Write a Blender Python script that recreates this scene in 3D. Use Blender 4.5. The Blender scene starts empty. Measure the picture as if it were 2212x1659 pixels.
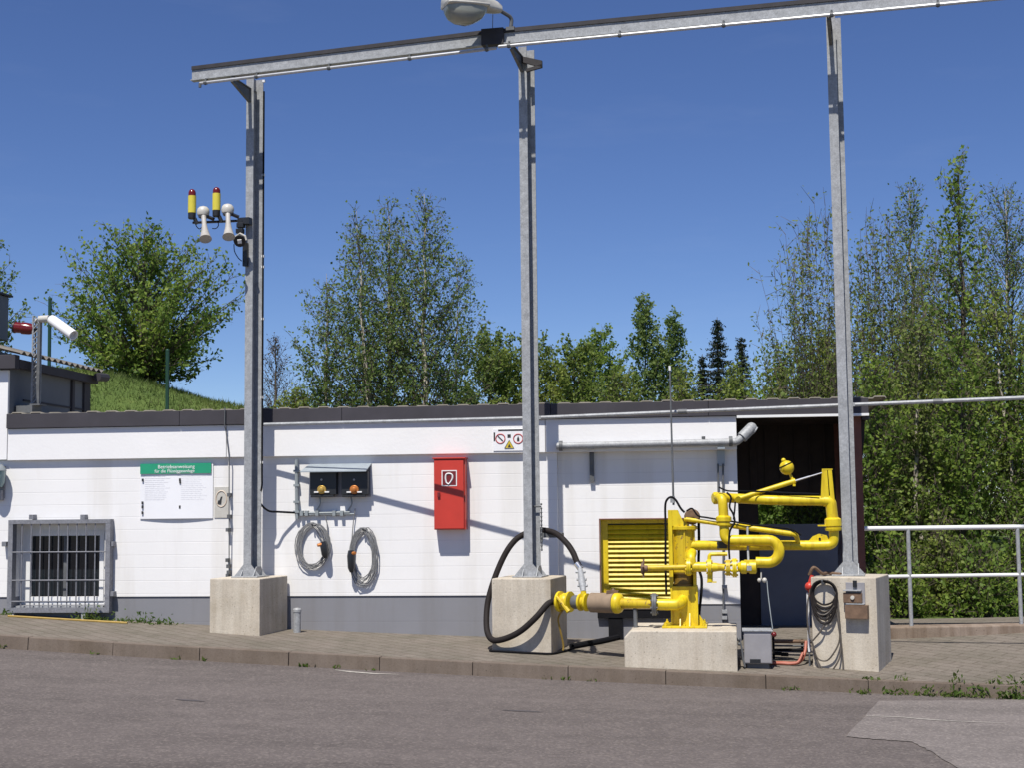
import bpy, bmesh, math, random
import numpy as np
from mathutils import Vector, Matrix, Quaternion

# ------------------------------------------------------------------ camera
F = 3000.0; CX, CY = 1106.0, 829.5; IMW = 2212.0
PITCH = math.atan(264.0 / F); ROLL = 0.0107
EYE = Vector((0, 0, 2.0))
_r0 = Vector((1, 0, 0)); _u0 = Vector((0, -math.sin(PITCH), math.cos(PITCH)))
FWD = Vector((0, math.cos(PITCH), math.sin(PITCH)))
RIGHT = _r0 * math.cos(ROLL) - _u0 * math.sin(ROLL)
UP = _r0 * math.sin(ROLL) + _u0 * math.cos(ROLL)
scene = bpy.context.scene
COL = scene.collection
cam = bpy.data.cameras.new('camera'); camo = bpy.data.objects.new('camera', cam); COL.objects.link(camo)
cam.sensor_fit = 'HORIZONTAL'; cam.sensor_width = 36.0; cam.lens = 36.0 * F / IMW
cam.clip_start = 0.1; cam.clip_end = 3000
m3 = Matrix((RIGHT, UP, -FWD)).transposed()
camo.matrix_world = Matrix.Translation(EYE) @ m3.to_4x4()
scene.camera = camo

# ------------------------------------------------------------------ plan frames
def ray(px, py):
    return FWD + RIGHT * ((px - CX) / F) - UP * ((py - CY) / F)
def at(px, py, Y):
    d = ray(px, py); return EYE + d * (Y / d.y)

class Fr:
    """vertical plane: t along it to the right, n out of it towards the viewer's side"""
    def __init__(self, O, deg):
        a = math.radians(deg); self.O = Vector(O); self.O.z = 0
        self.t = Vector((math.cos(a), -math.sin(a), 0)); self.n = Vector((-math.sin(a), -math.cos(a), 0)); self.a = a
    def hit(self, px, py, off=0.0):
        d = ray(px, py); k = (off - (EYE - self.O).dot(self.n)) / d.dot(self.n)
        p = EYE + d * k; return ((p - self.O).dot(self.t), p.z)
    def pt(self, s, off, z):
        return self.O + self.t * s + self.n * off + Vector((0, 0, z))
    def P(self, px, py, off=0.0):
        s, z = self.hit(px, py, off); return self.pt(s, off, z)
WALL = Fr((0.24, 16.74, 0), 6.6)
GAN = Fr((0.22, 15.87, 0), 15.2)
KERB = Fr((0.2, 14.55, 0), 9.75)
ARM = Fr(((1478 - CX) / F * 15.0, 15.0, 0), 9.0)
RAIL = Fr((4.6, 16.7, 0), -4.0)

# ------------------------------------------------------------------ light
L = (WALL.t * 0.20 - WALL.n * 1.0 + Vector((0, 0, -1.80))).normalized()   # way the sunlight travels
S = -L
sun = bpy.data.lights.new('sun', 'SUN'); sun.energy = 4.6; sun.angle = math.radians(0.53); sun.color = (1.0, 0.955, 0.88)
suno = bpy.data.objects.new('sun', sun); COL.objects.link(suno)
suno.rotation_mode = 'QUATERNION'; suno.rotation_quaternion = L.to_track_quat('-Z', 'Y'); suno.location = (-4, -10, 30)
world = bpy.data.worlds.new('World'); scene.world = world; world.use_nodes = True
wn = world.node_tree; bg = wn.nodes['Background']
sky = wn.nodes.new('ShaderNodeTexSky'); sky.sky_type = 'NISHITA'; sky.sun_disc = False
sky.sun_elevation = math.asin(S.z); sky.sun_rotation = math.atan2(S.x, S.y)
sky.air_density = 0.8; sky.dust_density = 0.0; sky.ozone_density = 5.0; sky.altitude = 600
hsv = wn.nodes.new('ShaderNodeHueSaturation'); hsv.inputs['Hue'].default_value = 0.512; hsv.inputs['Saturation'].default_value = 1.10; wn.links.new(sky.outputs[0], hsv.inputs['Color']); 
wtc = wn.nodes.new('ShaderNodeTexCoord'); wmp = wn.nodes.new('ShaderNodeMapping'); wmp.inputs['Scale'].default_value = (2.2, 2.2, 11.0); wn.links.new(wtc.outputs['Generated'], wmp.inputs[0])
wno = wn.nodes.new('ShaderNodeTexNoise'); wno.inputs['Scale'].default_value = 2.3; wno.inputs['Detail'].default_value = 7; wno.inputs['Roughness'].default_value = 0.6; wn.links.new(wmp.outputs[0], wno.inputs['Vector'])
wmr = wn.nodes.new('ShaderNodeMapRange'); wmr.inputs['From Min'].default_value = 0.56; wmr.inputs['From Max'].default_value = 0.90; wmr.inputs['To Max'].default_value = 0.035; wn.links.new(wno.outputs['Fac'], wmr.inputs['Value'])
wmx = wn.nodes.new('ShaderNodeMix'); wmx.data_type = 'RGBA'; wmx.inputs[7].default_value = (9.0, 9.3, 9.8, 1); wn.links.new(wmr.outputs[0], wmx.inputs[0]); wn.links.new(hsv.outputs[0], wmx.inputs[6]); wn.links.new(wmx.outputs[2], bg.inputs[0]); bg.inputs[1].default_value = 0.084
scene.view_settings.view_transform = 'Standard'; scene.view_settings.look = 'None'
scene.view_settings.exposure = 0.35; scene.view_settings.gamma = 1.0
scene.render.engine = 'CYCLES'
scene.cycles.max_bounces = 6; scene.cycles.transparent_max_bounces = 8

# ------------------------------------------------------------------ materials
def nodes(name):
    m = bpy.data.materials.new(name); m.use_nodes = True
    nt = m.node_tree; return m, nt, nt.nodes['Principled BSDF']
def coords(nt):
    return nt.nodes.new('ShaderNodeTexCoord').outputs['Object']
def noise(nt, vec, scale, detail=4, rough=0.55, stretch=None):
    n = nt.nodes.new('ShaderNodeTexNoise'); n.inputs['Scale'].default_value = scale
    n.inputs['Detail'].default_value = detail; n.inputs['Roughness'].default_value = rough
    if stretch:
        mp = nt.nodes.new('ShaderNodeMapping'); mp.inputs['Scale'].default_value = stretch
        nt.links.new(vec, mp.inputs[0]); vec = mp.outputs[0]
    nt.links.new(vec, n.inputs['Vector']); return n.outputs['Fac']
def ramp(nt, fac, stops):
    r = nt.nodes.new('ShaderNodeValToRGB'); e = r.color_ramp.elements
    e[0].position, e[0].color = stops[0][0], (*stops[0][1], 1)
    e[1].position, e[1].color = stops[-1][0], (*stops[-1][1], 1)
    for p, c in stops[1:-1]:
        x = e.new(p); x.color = (*c, 1)
    nt.links.new(fac, r.inputs[0]); return r.outputs[0]
def mix(nt, a, b, fac, mode='MIX'):
    x = nt.nodes.new('ShaderNodeMix'); x.data_type = 'RGBA'; x.blend_type = mode
    if hasattr(fac, 'links'): nt.links.new(fac, x.inputs[0])
    else: x.inputs[0].default_value = fac
    for v, i in ((a, 6), (b, 7)):
        if hasattr(v, 'links'): nt.links.new(v, x.inputs[i])
        else: x.inputs[i].default_value = (*v, 1)
    return x.outputs[2]
def bump(nt, h, b, strength=0.3, dist=0.01):
    n = nt.nodes.new('ShaderNodeBump'); n.inputs['Strength'].default_value = strength; n.inputs['Distance'].default_value = dist
    nt.links.new(h, n.inputs['Height']); nt.links.new(n.outputs[0], b.inputs['Normal'])
def sc(c, k): return tuple(min(1, x * k) for x in c)
def pm(name, c, rough=0.5, metal=0.0, var=0.12, scale=6.0, c2=None, bscale=0, bstr=0.2, fine=0, spec=0.5):
    """painted / cast surface: two scales of colour variation and an optional grain"""
    m, nt, b = nodes(name); v = coords(nt)
    f = noise(nt, v, scale, 5, 0.6)
    col = ramp(nt, f, [(0.3, sc(c, 1 - var)), (0.55, c), (0.75, c2 or sc(c, 1 + var))])
    if fine:
        g = noise(nt, v, fine, 2, 0.5)
        col = mix(nt, col, ramp(nt, g, [(0.35, (0.72,) * 3), (0.65, (1.0,) * 3)]), 0.8, 'MULTIPLY')
    nt.links.new(col, b.inputs['Base Color'])
    b.inputs['Roughness'].default_value = rough; b.inputs['Metallic'].default_value = metal
    b.inputs['Specular IOR Level'].default_value = spec
    if bscale: bump(nt, noise(nt, v, bscale, 3), b, bstr, 0.01)
    return m

M = {}
M['galv'] = pm('galvanised_steel', (0.37, 0.38, 0.39), 0.55, 0.06, 0.22, 14, fine=55)
M['galv_mid'] = pm('dull_galvanised_steel', (0.23, 0.235, 0.26), 0.6, 0.06, 0.2, 14, fine=55)
M['galv_dark'] = pm('weathered_steel', (0.12, 0.125, 0.13), 0.6, 0.1, 0.25, 10)
def worn(name, c, rough, chip):
    m, nt, b = nodes(name); v = coords(nt)
    col = ramp(nt, noise(nt, v, 5, 5, 0.6), [(0.3, sc(c, .86)), (0.55, c), (0.75, sc(c, 1.04))])
    col = mix(nt, col, ramp(nt, noise(nt, v, 9, 4, .6, (2, 2, .3)), [(0.34, (.62, .52, .45)), (0.50, (1, 1, 1))]), .6, 'MULTIPLY')
    f = noise(nt, v, 32, 5, .65); k = ramp(nt, f, [(chip, (0,) * 3), (chip + .035, (1,) * 3)])
    col = mix(nt, col, (0.16, 0.085, 0.04), k); nt.links.new(col, b.inputs['Base Color'])
    r = nt.nodes.new('ShaderNodeMapRange'); r.inputs['To Min'].default_value = rough - .1; r.inputs['To Max'].default_value = rough + .2; nt.links.new(noise(nt, v, 12, 4), r.inputs['Value']); nt.links.new(r.outputs[0], b.inputs['Roughness'])
    bump(nt, noise(nt, v, 60, 3), b, .12, .004); return m
M['yellow'] = worn('yellow_paint', (0.70, 0.525, 0.012), .36, .675)
M['yellow_old'] = worn('worn_yellow_paint', (0.60, 0.43, 0.012), .45, .60)
M['brown_rust'] = pm('rusty_brown_steel', (0.17, 0.105, 0.065), 0.7, 0.1, 0.3, 16)
M['insul'] = pm('tan_insulation', (0.27, 0.195, 0.13), 0.75, 0, 0.2, 9)
M['black'] = pm('black_rubber', (0.010, 0.010, 0.012), 0.8, 0, 0.2, 20, spec=0.1)
M['hose'] = pm('brown_black_hose', (0.020, 0.016, 0.015), 0.7, 0, 0.25, 12, spec=0.2)
M['black_plastic'] = pm('black_plastic', (0.018, 0.019, 0.021), 0.4, 0, 0.15, 12)
M['red'] = pm('red_enamel', (0.52, 0.042, 0.026), 0.42, 0, 0.10, 3)
M['red_dark'] = pm('dark_red_lens', (0.13, 0.010, 0.010), 0.18, 0, 0.1, 8)
M['white'] = pm('white_paint', (0.78, 0.78, 0.77), 0.45, 0, 0.04, 4)
M['cream'] = pm('cream_enamel', (0.52, 0.50, 0.45), 0.4, 0, 0.08, 12)
M['grey_pvc'] = pm('grey_conduit', (0.26, 0.29, 0.30), 0.5, 0, 0.12, 9)
M['grey_box'] = pm('grey_enclosure', (0.30, 0.29, 0.30), 0.45, 0.1, 0.12, 5)
M['beam_shade'] = pm('dark_beam_shade', (0.035, 0.032, 0.036), 0.7, 0.1, 0.25, 8)  # near-black: the top flange's shade put into the colour; splice and outrigger share it
M['rail'] = pm('pale_galvanised_rail', (0.42, 0.43, 0.45), 0.4, 0.2, 0.12, 14)
M['horn_mouth'] = pm('dark_horn_throat', (0.10, 0.085, 0.085), 0.7, 0, 0.1, 12)
M['grey_hood'] = pm('grey_hood', (0.33, 0.37, 0.40), 0.5, 0.2, 0.1, 6)
M['brass'] = pm('brass', (0.62, 0.40, 0.10), 0.35, 0.6, 0.2, 20)
M['copper'] = pm('orange_copper', (0.55, 0.20, 0.05), 0.4, 0.4, 0.2, 20)
M['steel'] = pm('bright_steel', (0.62, 0.62, 0.62), 0.25, 0.8, 0.1, 12)
M['fascia_dark'] = pm('dark_fascia', (0.042, 0.038, 0.046), 0.7, 0, 0.18, 3)
M['roof'] = pm('fibre_cement_sheet', (0.30, 0.27, 0.22), 0.8, 0, 0.25, 5)
M['roof_dark'] = pm('dark_fibre_cement', (0.16, 0.145, 0.125), 0.85, 0, 0.3, 6)
M['swivel_dark'] = pm('greasy_swivel', (0.20, 0.12, 0.02), 0.45, 0.1, 0.35, 14)
M['horn_grey'] = pm('weathered_horn', (0.40, 0.38, 0.35), 0.5, 0, 0.12, 10)
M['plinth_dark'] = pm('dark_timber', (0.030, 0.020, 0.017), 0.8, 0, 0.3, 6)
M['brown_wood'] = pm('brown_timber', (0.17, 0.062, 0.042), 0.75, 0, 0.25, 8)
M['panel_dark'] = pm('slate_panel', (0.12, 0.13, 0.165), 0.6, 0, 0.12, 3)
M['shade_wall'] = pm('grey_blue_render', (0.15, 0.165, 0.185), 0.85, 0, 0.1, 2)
M['green_post'] = pm('dark_green_coating', (0.012, 0.05, 0.028), 0.45, 0, 0.15, 6)
M['sign_green'] = pm('sign_green', (0.02, 0.30, 0.16), 0.4, 0, 0.06, 6)
M['sign_ink'] = pm('black_ink', (0.03, 0.03, 0.03), 0.5, 0, 0.05, 6)
M['sign_pale'] = pm('pale_print', (0.70, 0.70, 0.73), 0.5, 0, 0.05, 6)
M['sign_red'] = pm('sign_red', (0.45, 0.05, 0.05), 0.5, 0, 0.05, 6)
M['sign_maroon'] = pm('sign_maroon', (0.16, 0.012, 0.015), 0.5, 0, 0.05, 6)
M['sign_yellow'] = pm('sign_yellow', (0.60, 0.45, 0.03), 0.5, 0, 0.05, 6)
M['beacon_yellow'] = pm('beacon_yellow', (0.66, 0.56, 0.06), 0.4, 0, 0.06, 6)
M['beige_board'] = pm('beige_board', (0.60, 0.50, 0.40), 0.6, 0, 0.1, 8)
M['red_hose'] = pm('red_hose', (0.36, 0.10, 0.06), 0.55, 0, 0.15, 8)
M['cable_grey'] = pm('clear_grey_cable', (0.20, 0.20, 0.20), 0.4, 0, 0.2, 25)
M['yellow_strip'] = pm('yellow_strip', (0.34, 0.22, 0.04), 0.6, 0, 0.25, 10)
M['teal_lamp'] = pm('teal_lamp_glass', (0.20, 0.30, 0.30), 0.25, 0, 0.1, 8)

def concrete(name, c, streak=0.32):
    m, nt, b = nodes(name); v = coords(nt)
    f = noise(nt, v, 3.0, 6, 0.6); st = noise(nt, v, 5.0, 4, 0.6, (2.2, 2.2, 0.16)); g = noise(nt, v, 70, 2)
    col = ramp(nt, f, [(0.3, sc(c, 0.86)), (0.6, c), (0.8, sc(c, 1.08))])
    col = mix(nt, col, ramp(nt, st, [(0.38, (0.62, 0.56, 0.50)), (0.60, (1, 1, 1))]), streak, 'MULTIPLY')
    col = mix(nt, col, ramp(nt, g, [(0.3, (0.78,) * 3), (0.6, (1,) * 3)]), 0.7, 'MULTIPLY')
    vo = nt.nodes.new('ShaderNodeTexVoronoi'); vo.inputs['Scale'].default_value = 16; nt.links.new(v, vo.inputs['Vector'])
    col = mix(nt, col, ramp(nt, vo.outputs['Distance'], [(0.06, (0.45, 0.42, 0.38)), (0.14, (1, 1, 1))]), 0.7, 'MULTIPLY')
    damp = noise(nt, v, 1.4, 4, .6); col = mix(nt, col, ramp(nt, damp, [(0.34, (0.74, 0.70, 0.62)), (0.5, (1, 1, 1))]), .6, 'MULTIPLY')
    nt.links.new(col, b.inputs['Base Color']); b.inputs['Roughness'].default_value = 0.9
    bump(nt, noise(nt, v, 40, 5), b, 0.35, 0.006); return m
M['concrete'] = concrete('cast_concrete', (0.58, 0.52, 0.425))
M['concrete_old'] = concrete('old_edging_concrete', (0.30, 0.235, 0.185), 0.75)
M['kerb'] = concrete('kerb_concrete', (0.170, 0.134, 0.106), 0.3)

def wallmat(name, c, fr, row, z0, groove=0.91, strength=0.22, scl=1.0):
    m, nt, b = nodes(name); v = coords(nt)
    d = nt.nodes.new('ShaderNodeVectorMath'); d.operation = 'DOT_PRODUCT'; d.inputs[1].default_value = fr.t
    nt.links.new(v, d.inputs[0])
    sp = nt.nodes.new('ShaderNodeSeparateXYZ'); nt.links.new(v, sp.inputs[0])
    ad = nt.nodes.new('ShaderNodeMath'); ad.operation = 'SUBTRACT'; nt.links.new(sp.outputs[2], ad.inputs[0]); ad.inputs[1].default_value = z0
    cb = nt.nodes.new('ShaderNodeCombineXYZ'); nt.links.new(d.outputs['Value'], cb.inputs[0]); nt.links.new(ad.outputs[0], cb.inputs[1])
    br = nt.nodes.new('ShaderNodeTexBrick'); nt.links.new(cb.outputs[0], br.inputs['Vector'])
    br.inputs['Scale'].default_value = 1.0; br.inputs['Brick Width'].default_value = 30.0; br.inputs['Row Height'].default_value = row
    br.inputs['Mortar Size'].default_value = 0.006; br.inputs['Mortar Smooth'].default_value = 0.6
    br.inputs['Color1'].default_value = (1, 1, 1, 1); br.inputs['Color2'].default_value = (1, 1, 1, 1); br.inputs['Mortar'].default_value = (groove,) * 3 + (1,)
    f = noise(nt, v, 1.3, 5, 0.6)
    pat = noise(nt, v, 0.9, 2, 0.5)
    base = ramp(nt, f, [(0.3, sc(c, 0.95)), (0.6, c), (0.8, sc(c, 1.02))])
    gm = nt.nodes.new('ShaderNodeMath'); gm.operation = 'MULTIPLY'; gm.inputs[1].default_value = 1.0
    rp = ramp(nt, pat, [(0.38, (0.25,) * 3), (0.6, (1,) * 3)]); nt.links.new(rp, gm.inputs[0])
    col = mix(nt, base, br.outputs['Color'], gm.outputs[0], 'MULTIPLY')
    # rain splash and run marks
    st = noise(nt, v, 2.2, 4, 0.6, (1.5, 1.5, 0.12))
    col = mix(nt, col, ramp(nt, st, [(0.36, (0.86, 0.84, 0.80)), (0.52, (1, 1, 1))]), 0.55, 'MULTIPLY')
    nt.links.new(col, b.inputs['Base Color']); b.inputs['Roughness'].default_value = 0.85
    inv = nt.nodes.new('ShaderNodeMath'); inv.operation = 'SUBTRACT'; inv.inputs[0].default_value = 1; nt.links.new(br.outputs['Fac'], inv.inputs[1])
    h = nt.nodes.new('ShaderNodeMath'); h.operation = 'MULTIPLY_ADD'; nt.links.new(noise(nt, v, 30, 4), h.inputs[0]); h.inputs[1].default_value = 0.25
    nt.links.new(inv.outputs[0], h.inputs[2]); bump(nt, h.outputs[0], b, strength, 0.008)
    return m

def asphalt(name, c, c_light):
    m, nt, b = nodes(name); v = coords(nt)
    vo = nt.nodes.new('ShaderNodeTexVoronoi'); vo.inputs['Scale'].default_value = 55; nt.links.new(v, vo.inputs['Vector'])
    big = noise(nt, v, 0.5, 6, 0.65, (0.30, 1.9, 1)); mid = noise(nt, v, 4, 4, 0.6); fine = noise(nt, v, 42, 3, 0.7)
    col = ramp(nt, big, [(0.32, sc(c, 0.78)), (0.52, c), (0.70, sc(c, 1.2))])
    col = mix(nt, col, ramp(nt, mid, [(0.32, (0.84,) * 3), (0.65, (1.06,) * 3)]), 0.8, 'MULTIPLY')
    col = mix(nt, col, ramp(nt, fine, [(0.30, (0.62,) * 3), (0.50, (0.97,) * 3), (0.70, (1.0,) * 3)]), 0.9, 'MULTIPLY')
    sepc = nt.nodes.new('ShaderNodeSeparateColor'); nt.links.new(vo.outputs['Color'], sepc.inputs[0])
    col = mix(nt, col, c_light, ramp(nt, sepc.outputs[0], [(0.70, (0,) * 3), (0.96, (0.42,) * 3)]))
    # dark oil / tyre smears running along the road
    sm = noise(nt, v, 1.6, 3, 0.5, (0.55, 4.5, 1))
    col = mix(nt, col, ramp(nt, sm, [(0.22, (0.45,) * 3), (0.31, (1,) * 3)]), 0.8, 'MULTIPLY')
    nt.links.new(col, b.inputs['Base Color']); b.inputs['Roughness'].default_value = 0.88; b.inputs['Specular IOR Level'].default_value = 0.3
    bump(nt, fine, b, 0.5, 0.01); return m
M['asphalt'] = asphalt('worn_asphalt', (0.126, 0.107, 0.100), (0.25, 0.215, 0.19))
M['patch'] = asphalt('pale_road_patch', (0.185, 0.162, 0.152), (0.34, 0.30, 0.27))

def paving():
    m, nt, b = nodes('concrete_pavers'); v = coords(nt)
    mp = nt.nodes.new('ShaderNodeMapping'); mp.inputs['Rotation'].default_value = (0, 0, math.radians(46)); nt.links.new(v, mp.inputs[0])
    br = nt.nodes.new('ShaderNodeTexBrick'); nt.links.new(mp.outputs[0], br.inputs['Vector']); br.inputs['Scale'].default_value = 1
    br.inputs['Brick Width'].default_value = 0.36; br.inputs['Row Height'].default_value = 0.165; br.inputs['Mortar Size'].default_value = 0.012
    br.inputs['Mortar Smooth'].default_value = 0.4
    br.inputs['Color1'].default_value = (0.196, 0.172, 0.148, 1); br.inputs['Color2'].default_value = (0.176, 0.153, 0.130, 1); br.inputs['Mortar'].default_value = (0.122, 0.104, 0.086, 1)
    f = noise(nt, v, 2.0, 5, 0.65); g = noise(nt, v, 45, 3, 0.6)
    col = mix(nt, br.outputs['Color'], ramp(nt, f, [(0.3, (0.72, 0.74, 0.66)), (0.6, (1.05, 1.03, 1.0))]), 0.9, 'MULTIPLY')
    col = mix(nt, col, ramp(nt, g, [(0.3, (0.65,) * 3), (0.6, (1.05,) * 3)]), 0.7, 'MULTIPLY')
    nt.links.new(col, b.inputs['Base Color']); b.inputs['Roughness'].default_value = 0.9; b.inputs['Specular IOR Level'].default_value = 0.25
    bump(nt, br.outputs['Fac'], b, -0.4, 0.01); return m
M['paving'] = paving()

def leafmat(name, a, bb, c, trans=0.55):
    m, nt, b = nodes(name)
    g = nt.nodes.new('ShaderNodeNewGeometry')
    col = ramp(nt, g.outputs['Random Per Island'], [(0.0, a), (0.5, bb), (1.0, c)])
    v = coords(nt); big = noise(nt, v, 0.9, 3, 0.5)
    col = mix(nt, col, ramp(nt, big, [(0.35, (0.70, 0.78, 0.70)), (0.65, (1.15, 1.08, 0.95))]), 0.8, 'MULTIPLY')
    nt.links.new(col, b.inputs['Base Color']); b.inputs['Roughness'].default_value = 0.55; b.inputs['Specular IOR Level'].default_value = 0.3
    tr = nt.nodes.new('ShaderNodeBsdfTranslucent'); nt.links.new(col, tr.inputs[0])
    mx = nt.nodes.new('ShaderNodeMixShader'); mx.inputs[0].default_value = trans
    nt.links.new(b.outputs[0], mx.inputs[1]); nt.links.new(tr.outputs[0], mx.inputs[2])
    nt.links.new(mx.outputs[0], nt.nodes['Material Output'].inputs[0]); return m
M['leaf_olive'] = leafmat('olive_spring_leaves', (0.159, 0.212, 0.057), (0.226, 0.301, 0.067), (0.306, 0.358, 0.091))
M['leaf_green'] = leafmat('mid_green_leaves', (0.127, 0.205, 0.045), (0.199, 0.304, 0.059), (0.305, 0.394, 0.079))
M['leaf_birch'] = leafmat('birch_leaves', (0.120, 0.185, 0.066), (0.180, 0.263, 0.079), (0.255, 0.330, 0.096))
M['leaf_willow'] = leafmat('willow_leaves', (0.150, 0.210, 0.061), (0.214, 0.281, 0.074), (0.287, 0.343, 0.098))
M['leaf_dark'] = leafmat('conifer_needles', (0.012, 0.022, 0.012), (0.020, 0.034, 0.016), (0.030, 0.044, 0.020), 0.15)
M['leaf_brown'] = leafmat('budding_twigs', (0.090, 0.062, 0.045), (0.115, 0.085, 0.055), (0.120, 0.105, 0.050))
M['grass'] = leafmat('grass_blades', (0.085, 0.150, 0.030), (0.105, 0.175, 0.035), (0.150, 0.200, 0.050))
M['bark'] = pm('grey_brown_bark', (0.095, 0.075, 0.058), 0.9, 0, 0.35, 9)
M['bark_birch'] = pm('white_birch_bark', (0.48, 0.43, 0.36), 0.8, 0, 0.45, 4)
def soil():
    m, nt, b = nodes('grassy_ground'); v = coords(nt)
    f = noise(nt, v, 0.9, 6, 0.65); g = noise(nt, v, 9, 5, .7, (1, 1, .5)); h = noise(nt, v, 45, 3, .7, (1, 1, .35))
    col = ramp(nt, f, [(0.3, (0.072, 0.112, 0.034)), (0.55, (0.100, 0.145, 0.042)), (0.75, (0.145, 0.165, 0.062))])
    col = mix(nt, col, ramp(nt, g, [(0.3, (0.74, .78, .7)), (0.65, (1.12, 1.08, 1.0))]), 0.8, 'MULTIPLY')
    col = mix(nt, col, ramp(nt, h, [(0.3, (0.66,) * 3), (0.6, (1.08,) * 3)]), 0.8, 'MULTIPLY')
    nt.links.new(col, b.inputs['Base Color']); b.inputs['Roughness'].default_value = 0.95; b.inputs['Specular IOR Level'].default_value = 0.1
    bump(nt, g, b, 0.6, 0.06); return m
M['soil'] = soil()
def glassmat(name, tint, rough=0.05):
    m, nt, b = nodes(name); b.inputs['Base Color'].default_value = (*tint, 1); b.inputs['Roughness'].default_value = rough
    b.inputs['Specular IOR Level'].default_value = 0.6; return m
M['window_glass'] = glassmat('dark_window_glass', (0.012, 0.016, 0.020))
def bowl():
    m, nt, b = nodes('lamp_bowl'); v = coords(nt)
    col = ramp(nt, noise(nt, v, 6, 3), [(0.3, (0.30, 0.31, 0.28)), (0.7, (0.42, 0.42, 0.36))])
    nt.links.new(col, b.inputs['Base Color']); b.inputs['Roughness'].default_value = 0.2; b.inputs['Transmission Weight'].default_value = 0.25; return m
M['bowl'] = bowl()

# ------------------------------------------------------------------ mesh helpers
class MB:
    def __init__(self): self.v = []; self.f = []; self.bev = False
    def add(self, vs, fs):
        o = len(self.v); self.v += [tuple(x) for x in vs]; self.f += [tuple(i + o for i in f) for f in fs]; return self
    def hexa(self, a, bevel=0.0):
        """eight corners: bottom ring a0..a3, top ring a4..a7"""
        if bevel > 0:
            self.bev = True; bm = bmesh.new(); vv = [bm.verts.new(x) for x in a]
            for f in ((3, 2, 1, 0), (4, 5, 6, 7), (0, 1, 5, 4), (1, 2, 6, 5), (2, 3, 7, 6), (3, 0, 4, 7)): bm.faces.new([vv[i] for i in f])
            bmesh.ops.recalc_face_normals(bm, faces=bm.faces)
            bmesh.ops.bevel(bm, geom=bm.edges[:], offset=bevel, segments=2, affect='EDGES', profile=0.5)
            bm.verts.index_update(); self.add([v.co for v in bm.verts], [[v.index for v in f.verts] for f in bm.faces]); bm.free(); return self
        return self.add(a, [(3, 2, 1, 0), (4, 5, 6, 7), (0, 1, 5, 4), (1, 2, 6, 5), (2, 3, 7, 6), (3, 0, 4, 7)])
    def box(self, fr, s0, s1, o0, o1, z0, z1, bevel=0.0):
        if s0 > s1: s0, s1 = s1, s0
        if o0 > o1: o0, o1 = o1, o0
        if z0 > z1: z0, z1 = z1, z0
        q = [(s0, o1), (s1, o1), (s1, o0), (s0, o0)]
        return self.hexa([fr.pt(s, o, z0) for s, o in q] + [fr.pt(s, o, z1) for s, o in q], bevel)
    def pbox(self, fr, x0, y0, x1, y1, o0, o1, bevel=0.0, ref=None):
        """box in the frame whose outline is met at two pixels of the photograph, on the plane at offset ref"""
        r = o1 if ref is None else ref
        s0, z0 = fr.hit(x0, y0, r); s1, z1 = fr.hit(x1, y1, r); return self.box(fr, s0, s1, o0, o1, z0, z1, bevel)
    def tube(self, path, r, seg=10, cap=True, closed=False):
        path = [Vector(p) for p in path]; n = len(path)
        rs = r if isinstance(r, (list, tuple)) else [r] * n
        tang = []
        for i in range(n):
            a = path[(i - 1) % n] if (closed or i > 0) else path[i]; b = path[(i + 1) % n] if (closed or i < n - 1) else path[i]
            d = b - a; tang.append(d.normalized() if d.length > 1e-9 else Vector((0, 0, 1)))
        u = tang[0].orthogonal().normalized(); rings = []; vs = []
        for i in range(n):
            if i: 
                q = tang[i - 1].rotation_difference(tang[i]); u = q @ u
            u = (u - tang[i] * u.dot(tang[i])).normalized(); w = tang[i].cross(u)
            for k in range(seg):
                a = 2 * math.pi * k / seg; vs.append(path[i] + (u * math.cos(a) + w * math.sin(a)) * rs[i])
        fs = []
        for i in range(n if closed else n - 1):
            j = (i + 1) % n
            for k in range(seg):
                l = (k + 1) % seg; fs.append((i * seg + k, i * seg + l, j * seg + l, j * seg + k))
        if cap and not closed:
            fs.append(tuple(range(seg))[::-1]); fs.append(tuple((n - 1) * seg + k for k in range(seg)))
        return self.add(vs, fs)
    def lathe(self, base, axis, prof, seg=16):
        """prof: (distance along axis, radius)"""
        ax = Vector(axis).normalized(); base = Vector(base); u = ax.orthogonal().normalized(); w = ax.cross(u); vs = []; fs = []
        for h, r in prof:
            for k in range(seg):
                a = 2 * math.pi * k / seg; vs.append(base + ax * h + (u * math.cos(a) + w * math.sin(a)) * max(r, 1e-4))
        for i in range(len(prof) - 1):
            for k in range(seg):
                l = (k + 1) % seg; fs.append((i * seg + k, i * seg + l, (i + 1) * seg + l, (i + 1) * seg + k))
        fs.append(tuple(range(seg))[::-1]); fs.append(tuple((len(prof) - 1) * seg + k for k in range(seg)))
        return self.add(vs, fs)
    def ball(self, c, r, seg=16):
        return self.lathe(Vector(c) - Vector((0, 0, r)), (0, 0, 1), [(r - r * math.cos(math.pi * i / 10), r * math.sin(math.pi * i / 10)) for i in range(11)], seg)
    def prism(self, pts, d):
        """pts: ring of points, extruded by vector d"""
        n = len(pts); d = Vector(d); a = [Vector(p) for p in pts]
        return self.add(a + [p + d for p in a], [tuple(range(n))[::-1], tuple(range(n, 2 * n))] + [(i, (i + 1) % n, n + (i + 1) % n, n + i) for i in range(n)])

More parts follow.
